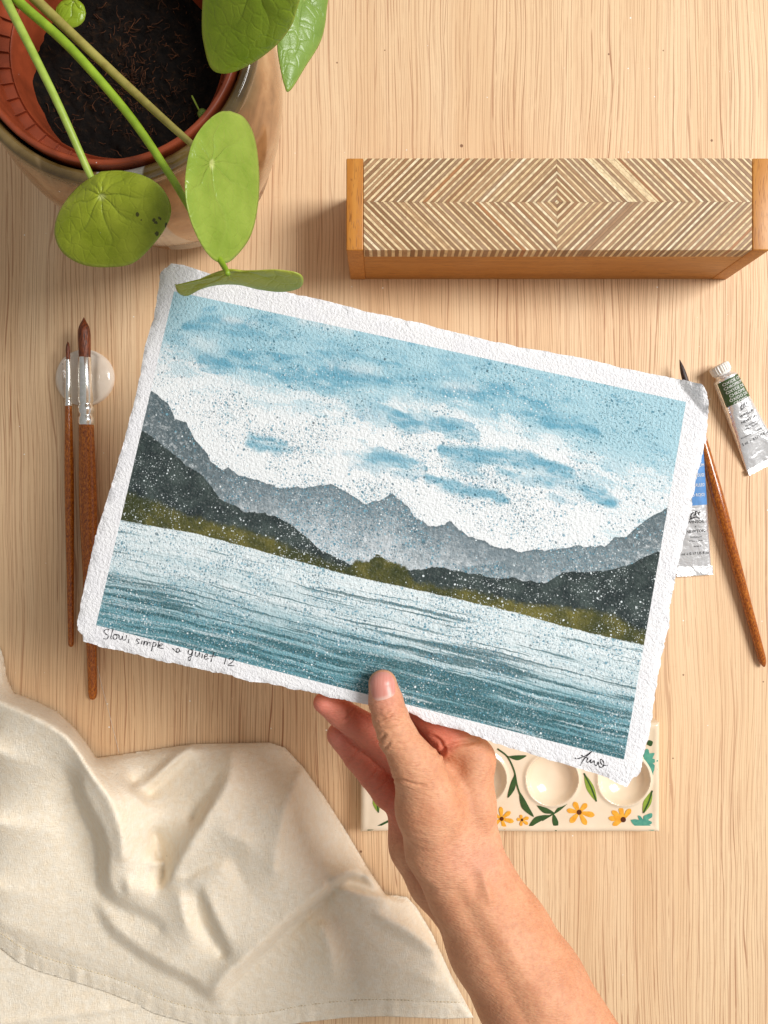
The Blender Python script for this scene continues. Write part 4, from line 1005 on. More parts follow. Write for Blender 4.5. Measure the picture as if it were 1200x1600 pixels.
# ------------------------------------------------------------------ pilea plant
def build_plant():
    cr = P(-22, -60, 11.6)
    t = thing('potted_pilea', 'round-leaved green plant on long stems growing from the soil in the red pot', 'plant', cr)
    Z1 = 2.222
    def leafmat(name, a, b, vein, blem=0.0):
        m = M(name); c = m.coord(); n = m.noise(c, 0.8, 4, 0.6)
        col = m.ramp(n, [(0.3, C(a)), (0.7, C(b))])
        col = m.mix(m.mul(m.attr('vein'), 0.22), col, C(vein))
        col = m.mix(m.step(m.noise(c, 9, 3, 0.7), 0.55, 0.8, 0, 0.2), col, C(b, 1.25))
        col = m.mix(m.step(m.attr('eye'), 0.3, 0.9, 0, 0.85), col, C('#d8e08a'))
        col = m.mix(m.step(m.attr('rim'), 0.94, 1.0, 0, 0.5), col, C('#b9c95a'))
        if blem:
            d, _ = m.dots(m.vadd(c, m.map(m.noise(c, 8, 2, color=True), 0.08)), 5.0, 0.05, 0.5, m.mul(m.attr('blem'), 0.85), dim='3D', soft=0.04, pw=2)
            col = m.mix(m.mul(d, 0.85), col, C('#3f3a1c'))
        col = m.specks(col, c, 2.6, 0.28, 0.012, 0.05, C('#d8dfae'))
        net = m.vor(m.vadd(c, m.map(m.noise(c, 3, 2, color=True), 0.15)), 2.4, 'DISTANCE_TO_EDGE').outputs['Distance']
        bm_ = m.bump(m.add(m.noise(c, 22, 3), m.mul(m.step(net, 0.0, 0.12), 1.2)), 0.35, 0.02, m.bump(m.add(m.mul(m.attr('veinh'), 0.5), m.mul(n, 1.2)), 0.5, 0.07))
        m.out(col, 0.3, bm_, Specular_IOR_Level=0.55)
        tr = m.node('ShaderNodeBsdfTranslucent'); m._in(tr.inputs[0], m.mix(1.0, col, C('#f0f0a0'), 'MULTIPLY'))
        mx = m.node('ShaderNodeMixShader'); mx.inputs[0].default_value = 0.3; m.t.links.new(m.b.outputs[0], mx.inputs[1]); m.t.links.new(tr.outputs[0], mx.inputs[2])
        m.t.links.new(mx.outputs[0], m.t.nodes['Material Output'].inputs[0])
        return m.m
    A = leafmat('leaf_yellow_green', '#8c9c1a', '#b4c03a', '#5d7a18', 1.0)
    B = leafmat('leaf_mid_green', '#88a434', '#a2ba4a', '#adc25a')
    Cc = leafmat('leaf_bright_green', '#8aa81c', '#aac236', '#7c961c')
    Y_ = leafmat('leaf_lime', '#b4be3c', '#cdd25a', '#a5b338')
    Dd = leafmat('leaf_dull_green', '#7a9a40', '#94b254', '#9cb862')
    def leaf(name, outline, att, zf, mat, nv=9, dome=0.25, wav=0.05, sc_=Z1, blem=None):
        o_ = np.array(outline, float)/sc_; at = np.array(att, float)/sc_
        c_ = catmull(np.vstack([o_, o_[:1]]), 10)[:-1]; n = len(c_); R = 28; vs = []; ve = []; rm = []; ey = []; vh = []; bl = []
        ang = np.arctan2(c_[:, 1]-at[1], c_[:, 0]-at[0])
        for i in range(R+1):
            k = i/R; q = at+(c_-at)*k if i else np.repeat(at[None], n, 0)+(c_-at)*0.001
            vph = np.abs(np.sin(ang*nv/2+0.35*np.sin(k*9+ang*2)))
            vein = np.exp(-(vph*(0.6+k*2.4))**2/0.05)*(1-k**3)
            z = zf(q[:, 0], q[:, 1])+dome*(1-k**2)+wav*np.sin(ang*3+1)*k**2+0.035*vph*np.sin(k*math.pi)
            z = z-0.07*k**8 - 0.3*dome*math.exp(-(k/0.10)**2)
            d = CAM-z
            vs.append(np.stack([(q[:, 0]-600)*d/FP, (800-q[:, 1])*d/FP, z], -1)); ve.append(vein); vh.append(-vein)
            rm.append(np.full(n, k)); ey.append(np.full(n, math.exp(-(k/0.09)**2)))
            bl.append(np.zeros(n) if blem is None else np.exp(-((q[:, 0]-blem[0])/24)**2-((q[:, 1]-blem[1])/16)**2))
        ob = obj(name, np.concatenate(vs), gridfaces(R+1, n, True), mat, t, attrs=dict(vein=np.concatenate(ve), rim=np.concatenate(rm), eye=np.concatenate(ey), veinh=np.concatenate(vh), blem=np.concatenate(bl)))
        s = ob.modifiers.new('thickness', 'SOLIDIFY'); s.thickness = 0.035*U; s.offset = -1
        return ob
    leaf('leaf', [(350, 595), (420, 592), (500, 610), (560, 650), (592, 710), (585, 770), (540, 840), (465, 912), (380, 928), (290, 920), (220, 880), (190, 820), (195, 760), (225, 700), (280, 640)], (350, 678),
         lambda x, y: 13.4+0.006*(x-175)-0.004*(y-340), A, 9, 0.28, 0.10, blem=(245, 342))['label'] = 'yellow-green leaf with a few dark blemishes'
    leaf('leaf', [(800, 385), (850, 410), (885, 480), (900, 600), (895, 720), (870, 820), (820, 890), (780, 914), (735, 895), (690, 830), (655, 740), (642, 650), (650, 560), (670, 490), (710, 430), (760, 390)], (733, 565),
         lambda x, y: 15.4-0.026*(x-347)+0.0005*(y-295), B, 9, 0.12, 0.05)
    leaf('leaf', [(606, 989), (660, 984), (720, 956), (790, 934), (860, 939), (960, 935), (1030, 948), (1053, 970), (1040, 1000), (980, 1014), (900, 1006), (830, 990), (760, 990), (700, 1004), (650, 1028), (620, 1018)], (792, 948),
         lambda x, y: 15.4-0.035*(y-430)+0.004*(x-370)+0, Y_, 7, 0.05, 0.0)['label'] = 'leaf seen edge-on, overlapping the paper'
    leaf('leaf', [(712, -90), (704, 80), (712, 160), (735, 235), (780, 253), (840, 236), (920, 187), (985, 125), (1024, 50), (1040, -90), (880, -150)], (900, -70),
         lambda x, y: 18.2+0.006*(x-390)-0.012*(y-40), Cc, 9, 0.25, 0.08)
    leaf('leaf', [(1010, -60), (1132, -60), (1134, 40), (1115, 140), (1062, 230), (1006, 316), (985, 290), (968, 210), (962, 150), (970, 60)], (1060, -20),
         lambda x, y: 15.2-0.01*(x-470), Dd, 7, 0.12, 0.05)
    leaf('leaf', [(245+54*math.cos(a), 46+52*math.sin(a)) for a in np.linspace(0, 2*math.pi, 13)[:-1]], (255, 4), lambda x, y: 10.9+0*x, Cc, 7, 0.06, 0.0)['label'] = 'tiny young leaf low over the soil'
    leaf('leaf', [(702+17*math.cos(a), 395+19*math.sin(a)) for a in np.linspace(0, 2*math.pi, 11)[:-1]], (702, 400), lambda x, y: 9.6+0*x, Dd, 5, 0.03, 0.0)
    def stem(pts, w0, w1, mat):
        c = catmull([(a, b, z) for a, b, z in pts], 8); W = np.array([P(*q) for q in c]); r = np.linspace(w0, w1, len(c))
        rr = np.array([cm(a/2, q[2]) for a, q in zip(r, c)]); v, f = tube(W, rr, 14); obj('stem', v, f, mat, t)
    sg = mat_plain('stem_green', '#a3b850', 0.45, 0.08, 2.0, 0.1, dark='#8ba33a')
    sy = mat_plain('stem_bright', '#93b02c', 0.45, 0.08, 2.0, 0.1, dark='#7c9a20', speck=0.25)
    sb = mat_plain('stem_olive', '#a39a4e', 0.5, 0.1, 2.0, 0.1, dark='#8c7f3c', speck=0.25)
    stem([(-10, -45, 12.6), (12, 5, 13.4), (45, 70, 13.9), (92, 165, 13.8), (140, 272, 13.2), (157, 304, 13.25)], 16, 10, sg)
    stem([(-14, -40, 12.5), (35, 8, 13.2), (110, 75, 13.4), (200, 178, 13.2), (262, 268, 13.2), (292, 318, 13.6), (325, 375, 14.6), (351, 418, 15.8), (356, 428, 16.2)], 17, 8, sy)
    stem([(-2, -55, 12.6), (48, -8, 13.0), (120, 60, 13.2), (200, 135, 13.2), (262, 192, 13.4), (305, 230, 14.2), (330, 254, 15.4)], 18, 9, sb)
    stem([(300, -80, 14.5), (360, -60, 16.8), (405, -31, 18.6)], 13, 9, sy)
    stem([(330, -90, 13.5), (420, -40, 14.6), (477, -9, 15.0)], 12, 9, sg)
    stem([(70, -50, 9.6), (100, -20, 10.4), (114, 2, 10.85)], 6, 4, sg)
    stem([(300, 150, 9.1), (310, 170, 9.3), (316, 180, 9.45)], 3, 2.5, sg)
    v, f = tube([P(-24, -62, 9.2), P(-22, -56, 11.0), P(-14, -48, 13.0)], [0.5, 0.45, 0.25], 16); obj('trunk', v, f, sb, t)
build_plant()

# ------------------------------------------------------------------ ceramic paint palette
def build_palette():
    zt = 1.0
    x0, y0, _ = P(563.5, 1300, zt); x1, y1, _ = P(1031, 1129, zt)
    t = thing('paint_palette', 'cream glazed ceramic palette with round wells and painted yellow flowers under the painting', 'palette', ((x0+x1)/2, (y0+y1)/2, 0))
    nx, ny = 330, 130
    X, Y = np.meshgrid(np.linspace(x0, x1, nx), np.linspace(y0, y1, ny))
    d = np.minimum(np.minimum(X-x0, x1-X), np.minimum(Y-y0, y1-Y))
    Z = zt-0.10*np.clip(1-d/0.16, 0, 1)**2.2+0.04*np.exp(-((d-0.22)/0.14)**2)+0.015*fbm2(X, Y, 0.6, 2, 2)
    for cx in (638, 750, 862, 974):
        wx, wy, _ = P(cx, 1217, zt); r = np.hypot(X-wx, Y-wy); R = 1.22
        Z += 0.10*np.exp(-((r-R-0.10)/0.13)**2)
        Z -= np.where(r < R+0.1, 0.62*(1-(np.clip(r, 0, R+0.1)/(R+0.1))**2.6)**0.8, 0)
    # soft wobble of the outline
    Xw = X+0.03*fbm2(Y, Y*0, 0.8, 4)*1.0; Yw = Y+0.03*fbm2(X, X*0, 0.5, 9)
    top = np.stack([Xw, Yw, Z], -1).reshape(-1, 3)
    rim = np.concatenate([np.arange(nx), np.arange(1, ny)*nx+nx-1, (ny-1)*nx+np.arange(nx-2, -1, -1), np.arange(ny-2, 0, -1)*nx])
    low = top[rim].copy(); low[:, 2] = 0.0; k = len(top); n = len(rim); i = np.arange(n)
    fs = np.stack([rim, k+i, k+(i+1) % n, np.roll(rim, -1)], -1)
    m = M('cream_glaze'); c = m.coord(); n_ = m.noise(c, 0.7, 3)
    col = m.ramp(n_, [(0.3, C('#e6d2b4')), (0.7, C('#eedcc2'))]); col = m.mix(m.step(m.noise(c, 14, 3, 0.7), 0.6, 0.8, 0, 0.25), col, C('#dcc4a4'))
    gl = m.out(col, 0.16, m.bump(m.noise(c, 1.6, 2), 0.16, 0.06), Specular_IOR_Level=0.55, Coat_Weight=0.4, Coat_Roughness=0.06)
    base = obj('palette_body', np.concatenate([top, low]), np.concatenate([gridfaces(ny, nx), fs]), gl, t, smooth=60)
    S = 4.615; cv = lambda a, b: (a/S+780, b/S+1150)
    def flat(name, polys, mat, par=t, dz=0.012, sub=6):
        parts = []
        for poly in polys:
            c_ = catmull(np.vstack([poly, poly[:1]]), sub)[:-1] if sub else np.array(poly, float)
            cc = c_.mean(0); nn = len(c_); vs = [P(cc[0], cc[1], zt+0.02+dz)]+[P(a, b, zt+0.02+dz-0.006) for a, b in c_]
            parts.append((np.array(vs), [(0, 1+(i+1) % nn, 1+i) for i in range(nn)]))
        v, f = merge(parts); return obj(name, v, f, mat, par, True)
    ye = mat_plain('yellow_underglaze', '#f0b23e', 0.25, 0.12, 5.0, 0.05, dark='#e39c2c')
    br = mat_plain('brown_underglaze', '#5a2c12', 0.25)
    dg = mat_plain('dark_green_underglaze', '#3a5a2c', 0.25, 0.15, 3.0, dark='#2f4c26')
    lg = mat_plain('light_green_underglaze', '#8fa83c', 0.25, 0.1, 4.0)
    te = mat_plain('teal_underglaze', '#5fa68c', 0.25, 0.1, 4.0, dark='#4a9080')
    def petal(c, tip, w):
        c = np.array(c, float); tip = np.array(tip, float); d = tip-c; L = np.linalg.norm(d); d /= L; n = np.array([-d[1], d[0]])
        return np.array([c+n*w*0.25, c+d*L*0.45+n*w*0.8, c+d*L*0.8+n*w*0.95, tip, c+d*L*0.8-n*w*0.95, c+d*L*0.45-n*w*0.8, c-n*w*0.25])
    def flower(c, tips, w, cr):
        c = cv(*c); o = flat('painted_flower', [petal(c, cv(*tp), w*random.uniform(0.9, 1.1)) for tp in tips], ye)
        flat('flower_centre', [[(c[0]+cr*math.cos(a), c[1]+cr*math.sin(a)) for a in np.linspace(0, 2*math.pi, 9)[:-1]]], br, o, 0.022)
    flower((577, 550), [(540, 475), (632, 487), (688, 572), (628, 642), (512, 625), (488, 535)], 4.2, 4.0)
    flower((895, 603), [(788, 592), (812, 540), (874, 510), (948, 525), (818, 645)], 4.2, 4.3)
    flower((18, 597), [(12, 510), (82, 545), (105, 618), (42, 675), (-38, 640), (-44, 560)], 3.5, 3.3)
    flower((165, 605), [(155, 568), (214, 588), (208, 638), (155, 650), (128, 600)], 2.6, 2.2)
    def lf(a, b, w, bend=0.12):
        a = np.array(cv(*a)); b = np.array(cv(*b)); d = b-a; L = np.linalg.norm(d); d /= L; n = np.array([-d[1], d[0]]); off = n*L*bend
        return np.array([a, a+d*L*0.3+n*w*0.8+off*0.7, a+d*L*0.6+n*w+off, b, a+d*L*0.6-n*w*0.9+off, a+d*L*0.3-n*w*0.7+off*0.7])
    def line(pts, w):
        c = catmull([cv(*p) for p in pts], 6); tt = np.gradient(c, axis=0); tt /= np.linalg.norm(tt, axis=1)[:, None]; n = np.stack([-tt[:, 1], tt[:, 0]], -1)*w/2
        k = len(c); l = [P(a, b, zt+0.03) for a, b in c+n]; r = [P(a, b, zt+0.03) for a, b in c-n]
        return np.array(l+r), [(i, i+1, k+i+1, k+i) for i in range(k-1)]
    def vine(stems, leaves):
        v, f = merge([line(p, w) for p, w in stems]); o = obj('painted_vine', v, f, dg, t, True)
        for q in leaves: flat('painted_leaf', [lf(*q)], dg, o, 0.008, 5)
    vine([([(-12, 92), (60, 150), (108, 250), (128, 350), (150, 420)], 2.4), ([(112, 280), (104, 320)], 1.6), ([(55, 148), (90, 150)], 1.6)], [((145, 395), (250, 584), 5.2, 0.08), ((60, 148), (198, 142), 4.0, 0.08), ((114, 275), (62, 447), 4.5, -0.06)])
    vine([([(505, 470), (440, 530), (390, 562), (310, 610)], 2.2)], [((508, 468), (400, 555), 2.6, 0.05), ((270, 500), (397, 556), 4.6, 0.05), ((390, 556), (410, 688), 4.6, -0.05), ((375, 570), (205, 668), 4.8, 0.1)])
    for a, b, w_ in (((612, 268), (702, 472), 6.0), ((1104, 393), (1040, 556), 6.0), ((-918+15, 420), (-870, 552), 5.0)):
        o = flat('painted_leaf', [lf(a, b, w_, 0.0)], lg, t, 0.008, 5)
        v, f = line([(a[0], a[1]), ((a[0]+b[0])/2+6, (a[1]+b[1])/2), b], 2.2); v[:, 2] += 0.012
        obj('leaf_vein', v, f, dg, o, True)
    tl1 = [(948, 605), (985, 600), (1010, 612), (1000, 575), (1022, 580), (1038, 608), (1042, 580), (1062, 568), (1100, 556), (1102, 585), (1075, 605), (1100, 618), (1096, 636), (1068, 640), (1115, 660), (1112, 682), (1050, 672), (990, 655), (962, 632)]
    tl2 = [(1110, 290), (1085, 250), (1060, 225), (1048, 190), (1040, 140), (1060, 95), (1078, 100), (1075, 125), (1118, 122), (1112, 142), (1085, 155), (1145, 175), (1130, 192), (1095, 198), (1135, 225), (1138, 250), (1115, 250)]
    for tl in (tl1, tl2): flat('painted_leaf', [np.array([cv(*p) for p in tl])], te, t, 0.008, 3)
    flat('painted_leaf', [lf((1065, 60), (1108, 42), 5, 0)], dg, t, 0.008, 5)
    v, f = line([(-950, 675), (-905, 668), (-850, 640), (-790, 610)], 3.2); obj('painted_vine', v, f, dg, t, True)
build_palette()

# ------------------------------------------------------------------ paint tubes
FONTCACHE = {}
def text_pts(s):
    cu = bpy.data.curves.new('lettering', 'FONT'); cu.body = s; cu.size = 1.0; cu.align_x = 'CENTER'; cu.resolution_u = 2
    ob = bpy.data.objects.new('lettering', cu); COL.objects.link(ob)
    dg = bpy.context.evaluated_depsgraph_get(); me = bpy.data.meshes.new_from_object(ob.evaluated_get(dg))
    v = np.array([tuple(q.co) for q in me.vertices]); f = [tuple(p.vertices) for p in me.polygons]
    bpy.data.objects.remove(ob); bpy.data.curves.remove(cu); bpy.data.meshes.remove(me); return v, f
def metal(name, rough=0.25, hexc='#dcdcdc', b=0.5, ns=1.4, met=0.9):
    m = M(name); c = m.coord(); n = m.noise(c, ns, 3, 0.55, 0.4)
    return m.out(m.mix(m.step(m.noise(c, 5, 3), 0.3, 0.7), C(hexc), C('#f6f6f6')), rough, m.bump(n, b, 0.12), Metallic=met)
def build_tube(label, capc, top, end, wtop, wend, band, lines, body_lines, bandlen, seed):
    """capc, top, end: px of the cap centre, shoulder centre, crimp centre"""
    a = np.array(P(*top, 0))[:2]; b = np.array(P(*end, 0))[:2]; ax = b-a; L = np.linalg.norm(ax); ax /= L; pr = np.array([-ax[1], ax[0]])
    t = thing('paint_tube', label, 'paint tube', (a[0], a[1], 0), 'small paint tubes beside the painting')
    h0 = 0.58
    def hw(s): return wtop+(wend-wtop)*np.clip(s, 0, 1)**1.1
    def hh(s): return h0*(1-np.clip(s, 0, 1)**1.5)+0.05
    def surf(s, q):
        """s 0..1 along, q -1..1 across -> top surface point"""
        w_ = hw(s); h = hh(s); e = 2+1.5*s
        z = hh(0)*(1-s)*1.0+0.06+h*np.clip(1-np.abs(q)**e, 0, 1)**(1/e)
        z = z + 0.055*fbm2(s*3.2+q*0.7+seed, q*1.6+seed, 1.0, seed, 3)*np.clip(s*2.2-0.3, 0, 1)*(1-np.abs(q)**4)
        p = a+ax*(s*L)[..., None]+pr*(q*w_)[..., None] if hasattr(s, '__len__') else a+ax*s*L+pr*q*w_
        return p, z
    ns, na = 70, 64; vs = []
    for i in range(ns):
        s = i/(ns-1); w_ = hw(s); h = hh(s); zc = hh(0)*(1-s)+0.06; th = np.arange(na)*2*np.pi/na
        ct, st_ = np.cos(th), np.sin(th); e = 2+1.5*s
        r = (np.abs(ct)**e+np.abs(st_)**e)**(-1/e); qq = ct*r; up = st_*r
        pz = zc+h*up
        pz = np.where(up > 0, pz+0.055*fbm2(s*3.2+qq*0.7+seed, qq*1.6+seed, 1.0, seed, 3)*np.clip(s*2.2-0.3, 0, 1)*(1-np.abs(qq)**4), pz)
        xy = a[None]+ax[None]*s*L+pr[None]*(qq*w_)[:, None]
        vs.append(np.c_[xy, np.maximum(pz, 0.01)])
    V = np.concatenate(vs); F = [tuple(q) for q in gridfaces(ns, na, True)]
    F += [tuple(range(na))[::-1], tuple(range((ns-1)*na, ns*na))]
    foil = metal('aluminium_foil_%d' % seed, 0.26, '#f2f2f4', 0.9, 1.3, 0.75)
    obj('body', V, F, foil, t, 60)
    # crimped end
    def pbox(s0, s1, q0, q1, z0, z1):
        c_ = []
        for z in (z0, z1):
            for s, q in ((s0, q0), (s1, q0), (s1, q1), (s0, q1)): p = a+ax*s*L+pr*q; c_.append((p[0], p[1], z))
        return c_, [(3, 2, 1, 0), (4, 5, 6, 7), (0, 1, 5, 4), (1, 2, 6, 5), (2, 3, 7, 6), (3, 0, 4, 7)]
    v, f = pbox(0.955, 1.012, -wend*1.01, wend*1.01, 0.02, 0.24); obj('crimp', v, f, foil, t, False)
    # shoulder, neck and cap
    zc = h0+0.11; C0 = np.array(P(*capc, zc))[:2]; dl = np.linalg.norm(C0-a)
    def ring(prof, nm, mat, teeth=0, flatsh=30, seg=72):
        vs = []
        for s, r in prof:
            th = np.arange(seg)*2*np.pi/seg; rr = r*(1+(0.035*np.sign(np.sin(th*teeth)) if teeth and 0.15 < (s-prof[0][0])/(prof[-1][0]-prof[0][0]) < 0.86 else 0))
            xy = a[None]-ax[None]*s+pr[None]*(rr*np.cos(th))[:, None]; vs.append(np.c_[xy, zc+rr*np.sin(th)])
        F_ = [tuple(q)[::-1] for q in gridfaces(len(prof), seg, True)]+[tuple(range(seg)), tuple(range((len(prof)-1)*seg, len(prof)*seg))[::-1]]
        return obj(nm, np.concatenate(vs), F_, mat, t, flatsh)
    ring([(-0.02, wtop*1.0), (0.04, wtop*0.99), (0.16, wtop*0.72), (0.30, wtop*0.6)], 'shoulder', foil)
    wc = mat_plain('white_plastic_cap', '#ece8e0', 0.4, 0.03, 2.0, 0.05)
    cr_ = wtop*0.86
    ring([(0.26, cr_*0.80), (0.30, cr_*0.84), (0.34, cr_*0.84), (0.36, cr_*0.92), (0.62, cr_*0.95), (0.70, cr_*0.94), (0.76, cr_*0.86), (0.78, cr_*0.6)], 'cap', wc, teeth=24)
    # coloured band wrapped over the top
    nb, mb = 24, 40; S_, Q_ = np.meshgrid(np.linspace(0.01, bandlen, nb), np.linspace(-0.995, 0.995, mb), indexing='ij')
    p, z = surf(S_.ravel(), Q_.ravel()); V = np.c_[p, z+0.012]; V[:, :2] = V[:, :2]
    F = gridfaces(nb, mb)
    obj('colour_band', V, F, band, t)
    # lettering bent onto the surface
    def put(s, q, text, size, mat, par, lift=0.02, maxw=None, bold=0):
        v, f = text_pts(text)
        if not len(v): return None
        wd = np.ptp(v[:, 0])*size
        kx = 1.0 if not maxw or wd < maxw else maxw/wd
        cx = v[:, 0]*size*kx+q*hw(s); cy = v[:, 1]*size-size*0.35
        ss = s-cy/L; qq = np.clip(cx/hw(ss), -0.97, 0.97); p_, z_ = surf(ss, qq); return np.c_[p_, z_+lift], f
    white = mat_plain('white_print', '#f2f2ee', 0.4, 0.02); black = mat_plain('black_print', '#26262a', 0.4, 0.02)
    for grp, mat, lift, nm in ((lines, white, 0.028, 'label_text'), (body_lines, black, 0.02, 'body_text')):
        parts = []
        for s, q, tx, size, mw in grp:
            r = put(s, q, tx, size, mat, t, lift, mw)
            if r: parts.append(r)
        if parts: v, f = merge(parts); obj(nm, v, f, mat, t, False)
    # winged emblem above the maker's name: a crest of small strokes
    em = []
    s_e = bandlen+0.065
    for (q0, s0, q1, s1, wd) in ((-0.45, 0.02, -0.15, -0.03, .05), (-0.15, -0.03, 0.1, 0.0, .07), (0.02, -0.045, 0.16, 0.01, .09), (0.12, -0.035, 0.36, -0.02, .06), (0.3, -0.03, 0.5, 0.02, .04), (-0.3, 0.03, 0.5, 0.035, .03), (-0.1, 0.0, 0.25, 0.015, .06), (0.38, 0.0, 0.55, -0.03, .03), (-0.5, 0.045, -0.25, 0.04, .03), (-0.38, 0.0, -0.3, 0.045, .04)):
        k = 8; tt = np.linspace(0, 1, k); qs = (q0+(q1-q0)*tt)*0.62+0.04; ss = s_e+(s0+(s1-s0)*tt)*0.62-0.01*np.sin(tt*3.1)
        dq = wd/2/hw(s_e)*np.sin(tt*math.pi)**0.5+0.01; vv = []
        for sg in (-1, 1):
            p_, z_ = surf(ss+sg*0.0032, qs+sg*dq*0.5); vv.append(np.c_[p_, z_+0.02])
        em.append((np.concatenate(vv), [(i, i+1, k+i+1, k+i) for i in range(k-1)]))
    v, f = merge(em); obj('emblem', v, f, black, t, False)
    return t
GB = mat_plain('green_label', '#3f5a2c', 0.45, 0.1, 3.0, 0.1); BB = mat_plain('blue_label', '#5b93d0', 0.45, 0.08, 3.0, 0.1)
build_tube('silver paint tube with white cap and dark green label at the right edge', (1113, 575), (1124, 595), (1194.5, 727), 0.60, 1.03, GB,
  [(0.045+i*0.044, 0.0, s, 0.215, 1.0) for i, s in enumerate(['OXIDE OF', 'CHROMIUM', 'OXYDE DE', 'CHROME', 'ÓXIDO DE', 'CROMO'])],
  [(0.415, 0.05, 'WINSOR', 0.20, 1.0), (0.445, 0.05, '&', 0.11, 1), (0.48, 0.05, 'NEWTON', 0.20, 1.0), (0.53, 0.05, 'Professional', 0.13, 0.8), (0.56, 0.05, 'Water Colour', 0.13, 0.8), (0.625, 0.0, 'Permanence AA  Series/Série 3', 0.11, 1.45), (0.69, 0.0, '5 ml  e  0.17 US fl oz', 0.21, 1.5)], 0.27, 3)
build_tube('silver paint tube with blue label half hidden under the right edge of the painting', (1064, 632), (1066.5, 655), (1083, 896), 0.62, 0.93, BB,
  [(0.06+i*0.062, 0.0, s, 0.235, 1.15) for i, s in enumerate(['CERULEAN', 'BLUE RED', 'SHADE', 'BLEU DE', 'CÉRULÉUM', 'NUANCE ROUGE', 'AZUL CERULEO', '(TONO ROJO)'])],
  [(0.665, 0.12, 'WINSOR', 0.22, 1.2), (0.695, 0.1, '&', 0.12, 1), (0.725, 0.12, 'NEWTON', 0.22, 1.2), (0.762, 0.12, 'Professional', 0.12, 0.9), (0.787, 0.12, 'Water Colour', 0.12, 0.9), (0.822, 0.2, 'Series 3', 0.13, 0.9), (0.868, 0.0, '5 ml e 0.17 US fl oz', 0.20, 1.6)], 0.56, 8)

# ------------------------------------------------------------------ brushes and their rest
def mat_handle(name, a='#a15414', b='#c87a22'):
    m = M(name); c = m.coord(); n = m.noise(m.map(c, (18, 7, 18)), 1.0, 4, 0.7)
    col = m.ramp(n, [(0.36, C('#6c330e')), (0.5, C(a)), (0.66, C(b))]); col = m.specks(col, c, 2.5, 0.25, 0.01, 0.05, C('#e2b37a'))
    return m.out(col, 0.16, m.bump(n, 0.12, 0.02), Specular_IOR_Level=0.5, Coat_Weight=0.25, Coat_Roughness=0.06)
HM_ = mat_handle('varnished_handle'); FE = metal('nickel_ferrule', 0.2, '#e9ebe4', 0.03, 1.4, 0.95)
def mat_hair(name, a, b):
    m = M(name); c = m.coord(); n = m.noise(m.map(c, (30, 2.0, 30)), 1.0, 2)
    return m.out(m.ramp(n, [(0.38, C(a)), (0.62, C(b))]), 0.45, m.bump(n, 0.8, 0.03))
HB = mat_hair('brown_bristle', '#3a1608', '#8a4218'); HD = mat_hair('dark_bristle', '#1c110c', '#43291c')
def brush(label, prof, parts, p0, z0, p1, z1, hair=HB, flat=0.9):
    """prof: (distance px from the bristle tip, half width px) sets; straight axis p0->p1"""
    t = thing('paintbrush', label, 'paintbrush', P(*p1, 0), 'paintbrushes with varnished wooden handles')
    A = np.array(P(*p0, z0)); B = np.array(P(*p1, z1)); Lp = math.hypot(p1[0]-p0[0], p1[1]-p0[1])
    for nm, pr, mat in parts:
        c = catmull(pr, 6) if nm != 'ferrule' else np.array(pr, float)
        tt = c[:, 0]/Lp; W = A[None]+(B-A)[None]*tt[:, None]; rr = np.array([cm(max(r, 0.15), A[2]+(B[2]-A[2])*q) for r, q in zip(c[:, 1], tt)])
        v, f = tube(W, rr, 28); obj(nm, v, f, mat, t, 40)
    return t
brush('large round brush with a fat brown tip, right of the pair on the left', None,
  [('bristle', [(0, 0.4), (6, 3.5), (14, 7.5), (24, 9.3), (40, 9.3), (62, 8.8), (66, 8.6)], HB),
   ('ferrule', [(61, 9.3), (62, 9.9), (100, 10.6), (128, 11.3), (131, 9.9), (134, 9.9), (137, 12.2), (145, 12.2), (148, 10.2), (151, 10.2), (154, 12.3), (163, 12.3), (165, 11.2)], FE),
   ('handle', [(164, 11.4), (200, 12.0), (250, 13.2), (310, 13.2), (400, 10.5), (500, 8.2), (570, 7.0), (588, 6.6), (595, 4.6), (598, 0.5)], HM_)], (131, 496), 1.25, (145, 1093), 0.25)
brush('small thin brush, leftmost of the pair resting on the ceramic disc', None,
  [('bristle', [(0, 0.5), (4, 2.2), (12, 3.3), (22, 3.2), (30, 2.8)], HB),
   ('ferrule', [(27, 3.3), (28, 3.6), (70, 4.8), (84, 5.1), (85, 4.5), (88, 4.5), (89, 5.2), (93, 4.7), (94, 5.3), (98, 5.3), (99, 5.0)], FE),
   ('handle', [(98, 5.1), (140, 6.3), (200, 7.2), (260, 7.0), (350, 5.8), (430, 4.9), (468, 4.4), (475, 3.0), (477, 0.5)], HM_)], (106, 534), 1.05, (111, 1011), 0.2)
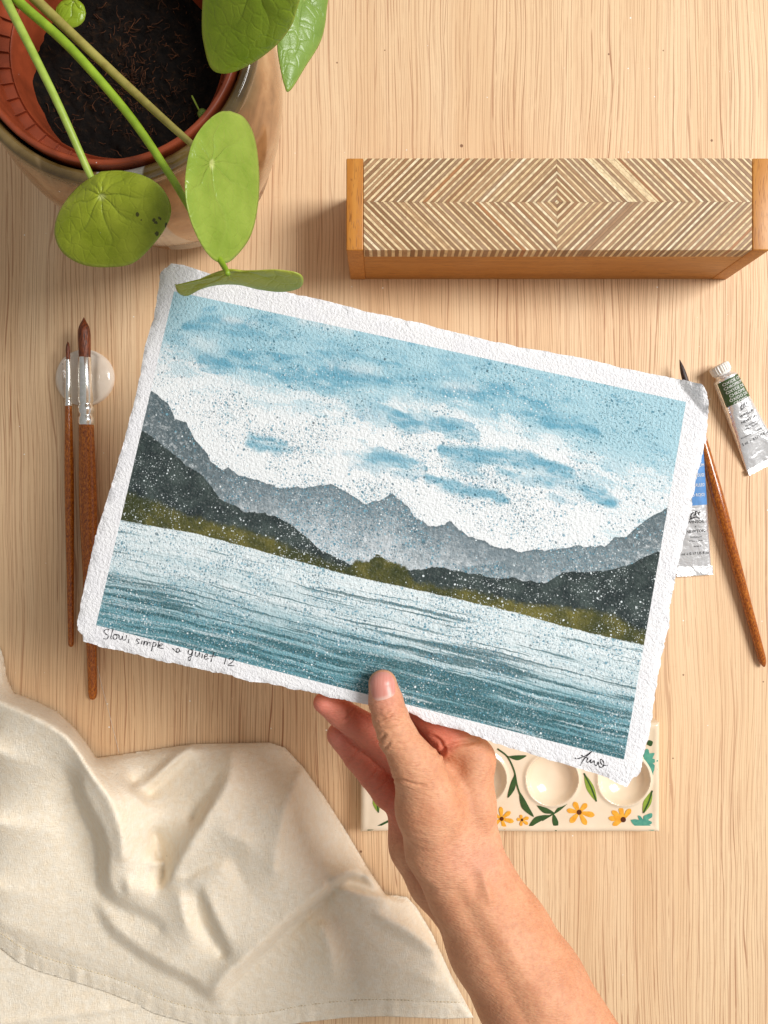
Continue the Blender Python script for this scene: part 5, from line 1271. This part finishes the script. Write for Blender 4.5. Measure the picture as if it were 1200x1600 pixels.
brush('dark-tipped brush passing under the right side of the painting', None,
  [('bristle', [(0, 0.4), (8, 2.2), (18, 3.8), (30, 4.6), (42, 4.6)], HD),
   ('ferrule', [(38, 5.0), (39, 5.3), (90, 7.0), (91, 6.4), (95, 6.4), (96, 7.2), (110, 7.4)], FE),
   ('handle', [(109, 7.3), (160, 8.6), (230, 9.6), (300, 8.2), (400, 6.8), (470, 6.2), (488, 5.2), (496, 2.4), (498, 0.4)], HM_)], (1062, 562), 0.75, (1195, 1045), 0.22)
def build_rest():
    cx, cy, _ = P(127, 588, 0.6); R = cm(45, 0.5); vs = []; nr_, na = 40, 96
    def h(X, Y):
        r = np.hypot(X-cx, Y-cy)/R; z = 0.18+0.42*np.sqrt(np.clip(1-r**2.6, 0, 1))
        for gx, w_, dpt in ((P(106.5, 588, 0.6)[0], 0.32, 0.22), (P(133, 588, 0.6)[0], 0.52, 0.24)):
            z = z-dpt*np.exp(-((X-gx)/w_)**4)*np.clip((1.02-r)*6, 0, 1)
        return z+0.02*fbm2(X, Y, 1.6, 3, 3)
    for i in range(nr_+1):
        r = R*(i/nr_)**0.8+1e-3; a = np.arange(na)*2*np.pi/na; rr = r*(1+0.02*np.sin(2*a+1)*(i/nr_)); X = cx+rr*np.cos(a); Y = cy+rr*np.sin(a)
        vs.append(np.stack([X, Y, h(X, Y)], -1))
    low = vs[-1].copy(); low[:, 2] = 0; vs.append(low)
    m = M('speckled_white_glaze'); c = m.coord(); col = m.ramp(m.noise(c, 1.0, 3), [(0.3, C('#e0d0bd')), (0.7, C('#ebdfd0'))])
    d, _ = m.dots(m.vadd(c, m.map(m.noise(c, 8, 2, color=True), 0.08)), 3.2, 0.02, 0.16, 0.4, dim='3D', soft=0.04, pw=2); col = m.mix(m.mul(d, 0.75), col, C('#5c4a3c'))
    o = obj('brush_rest', np.concatenate(vs), gridfaces(len(vs), na, True), m.out(col, 0.1, m.bump(m.noise(c, 2.2, 2), 0.35, 0.08), Specular_IOR_Level=0.6), org=(cx, cy, 0))
    tag(o, 'small round speckled ceramic rest under the two brushes on the left', 'brush rest')
build_rest()
def build_thread():
    c = catmull([(152, 1040), (160, 1075), (172, 1120), (186, 1176)], 10); v, f = tube([P(a, b, 0.03) for a, b in c], 0.012, 6)
    tag(obj('thread', v, f, mat_plain('white_thread', '#e8dccb', 0.6), org=P(170, 1120, 0)), 'fine pale thread lying on the table above the cloth', 'thread')
build_thread()
for o in list(bpy.data.objects):
    if 'org' in o: del o['org']
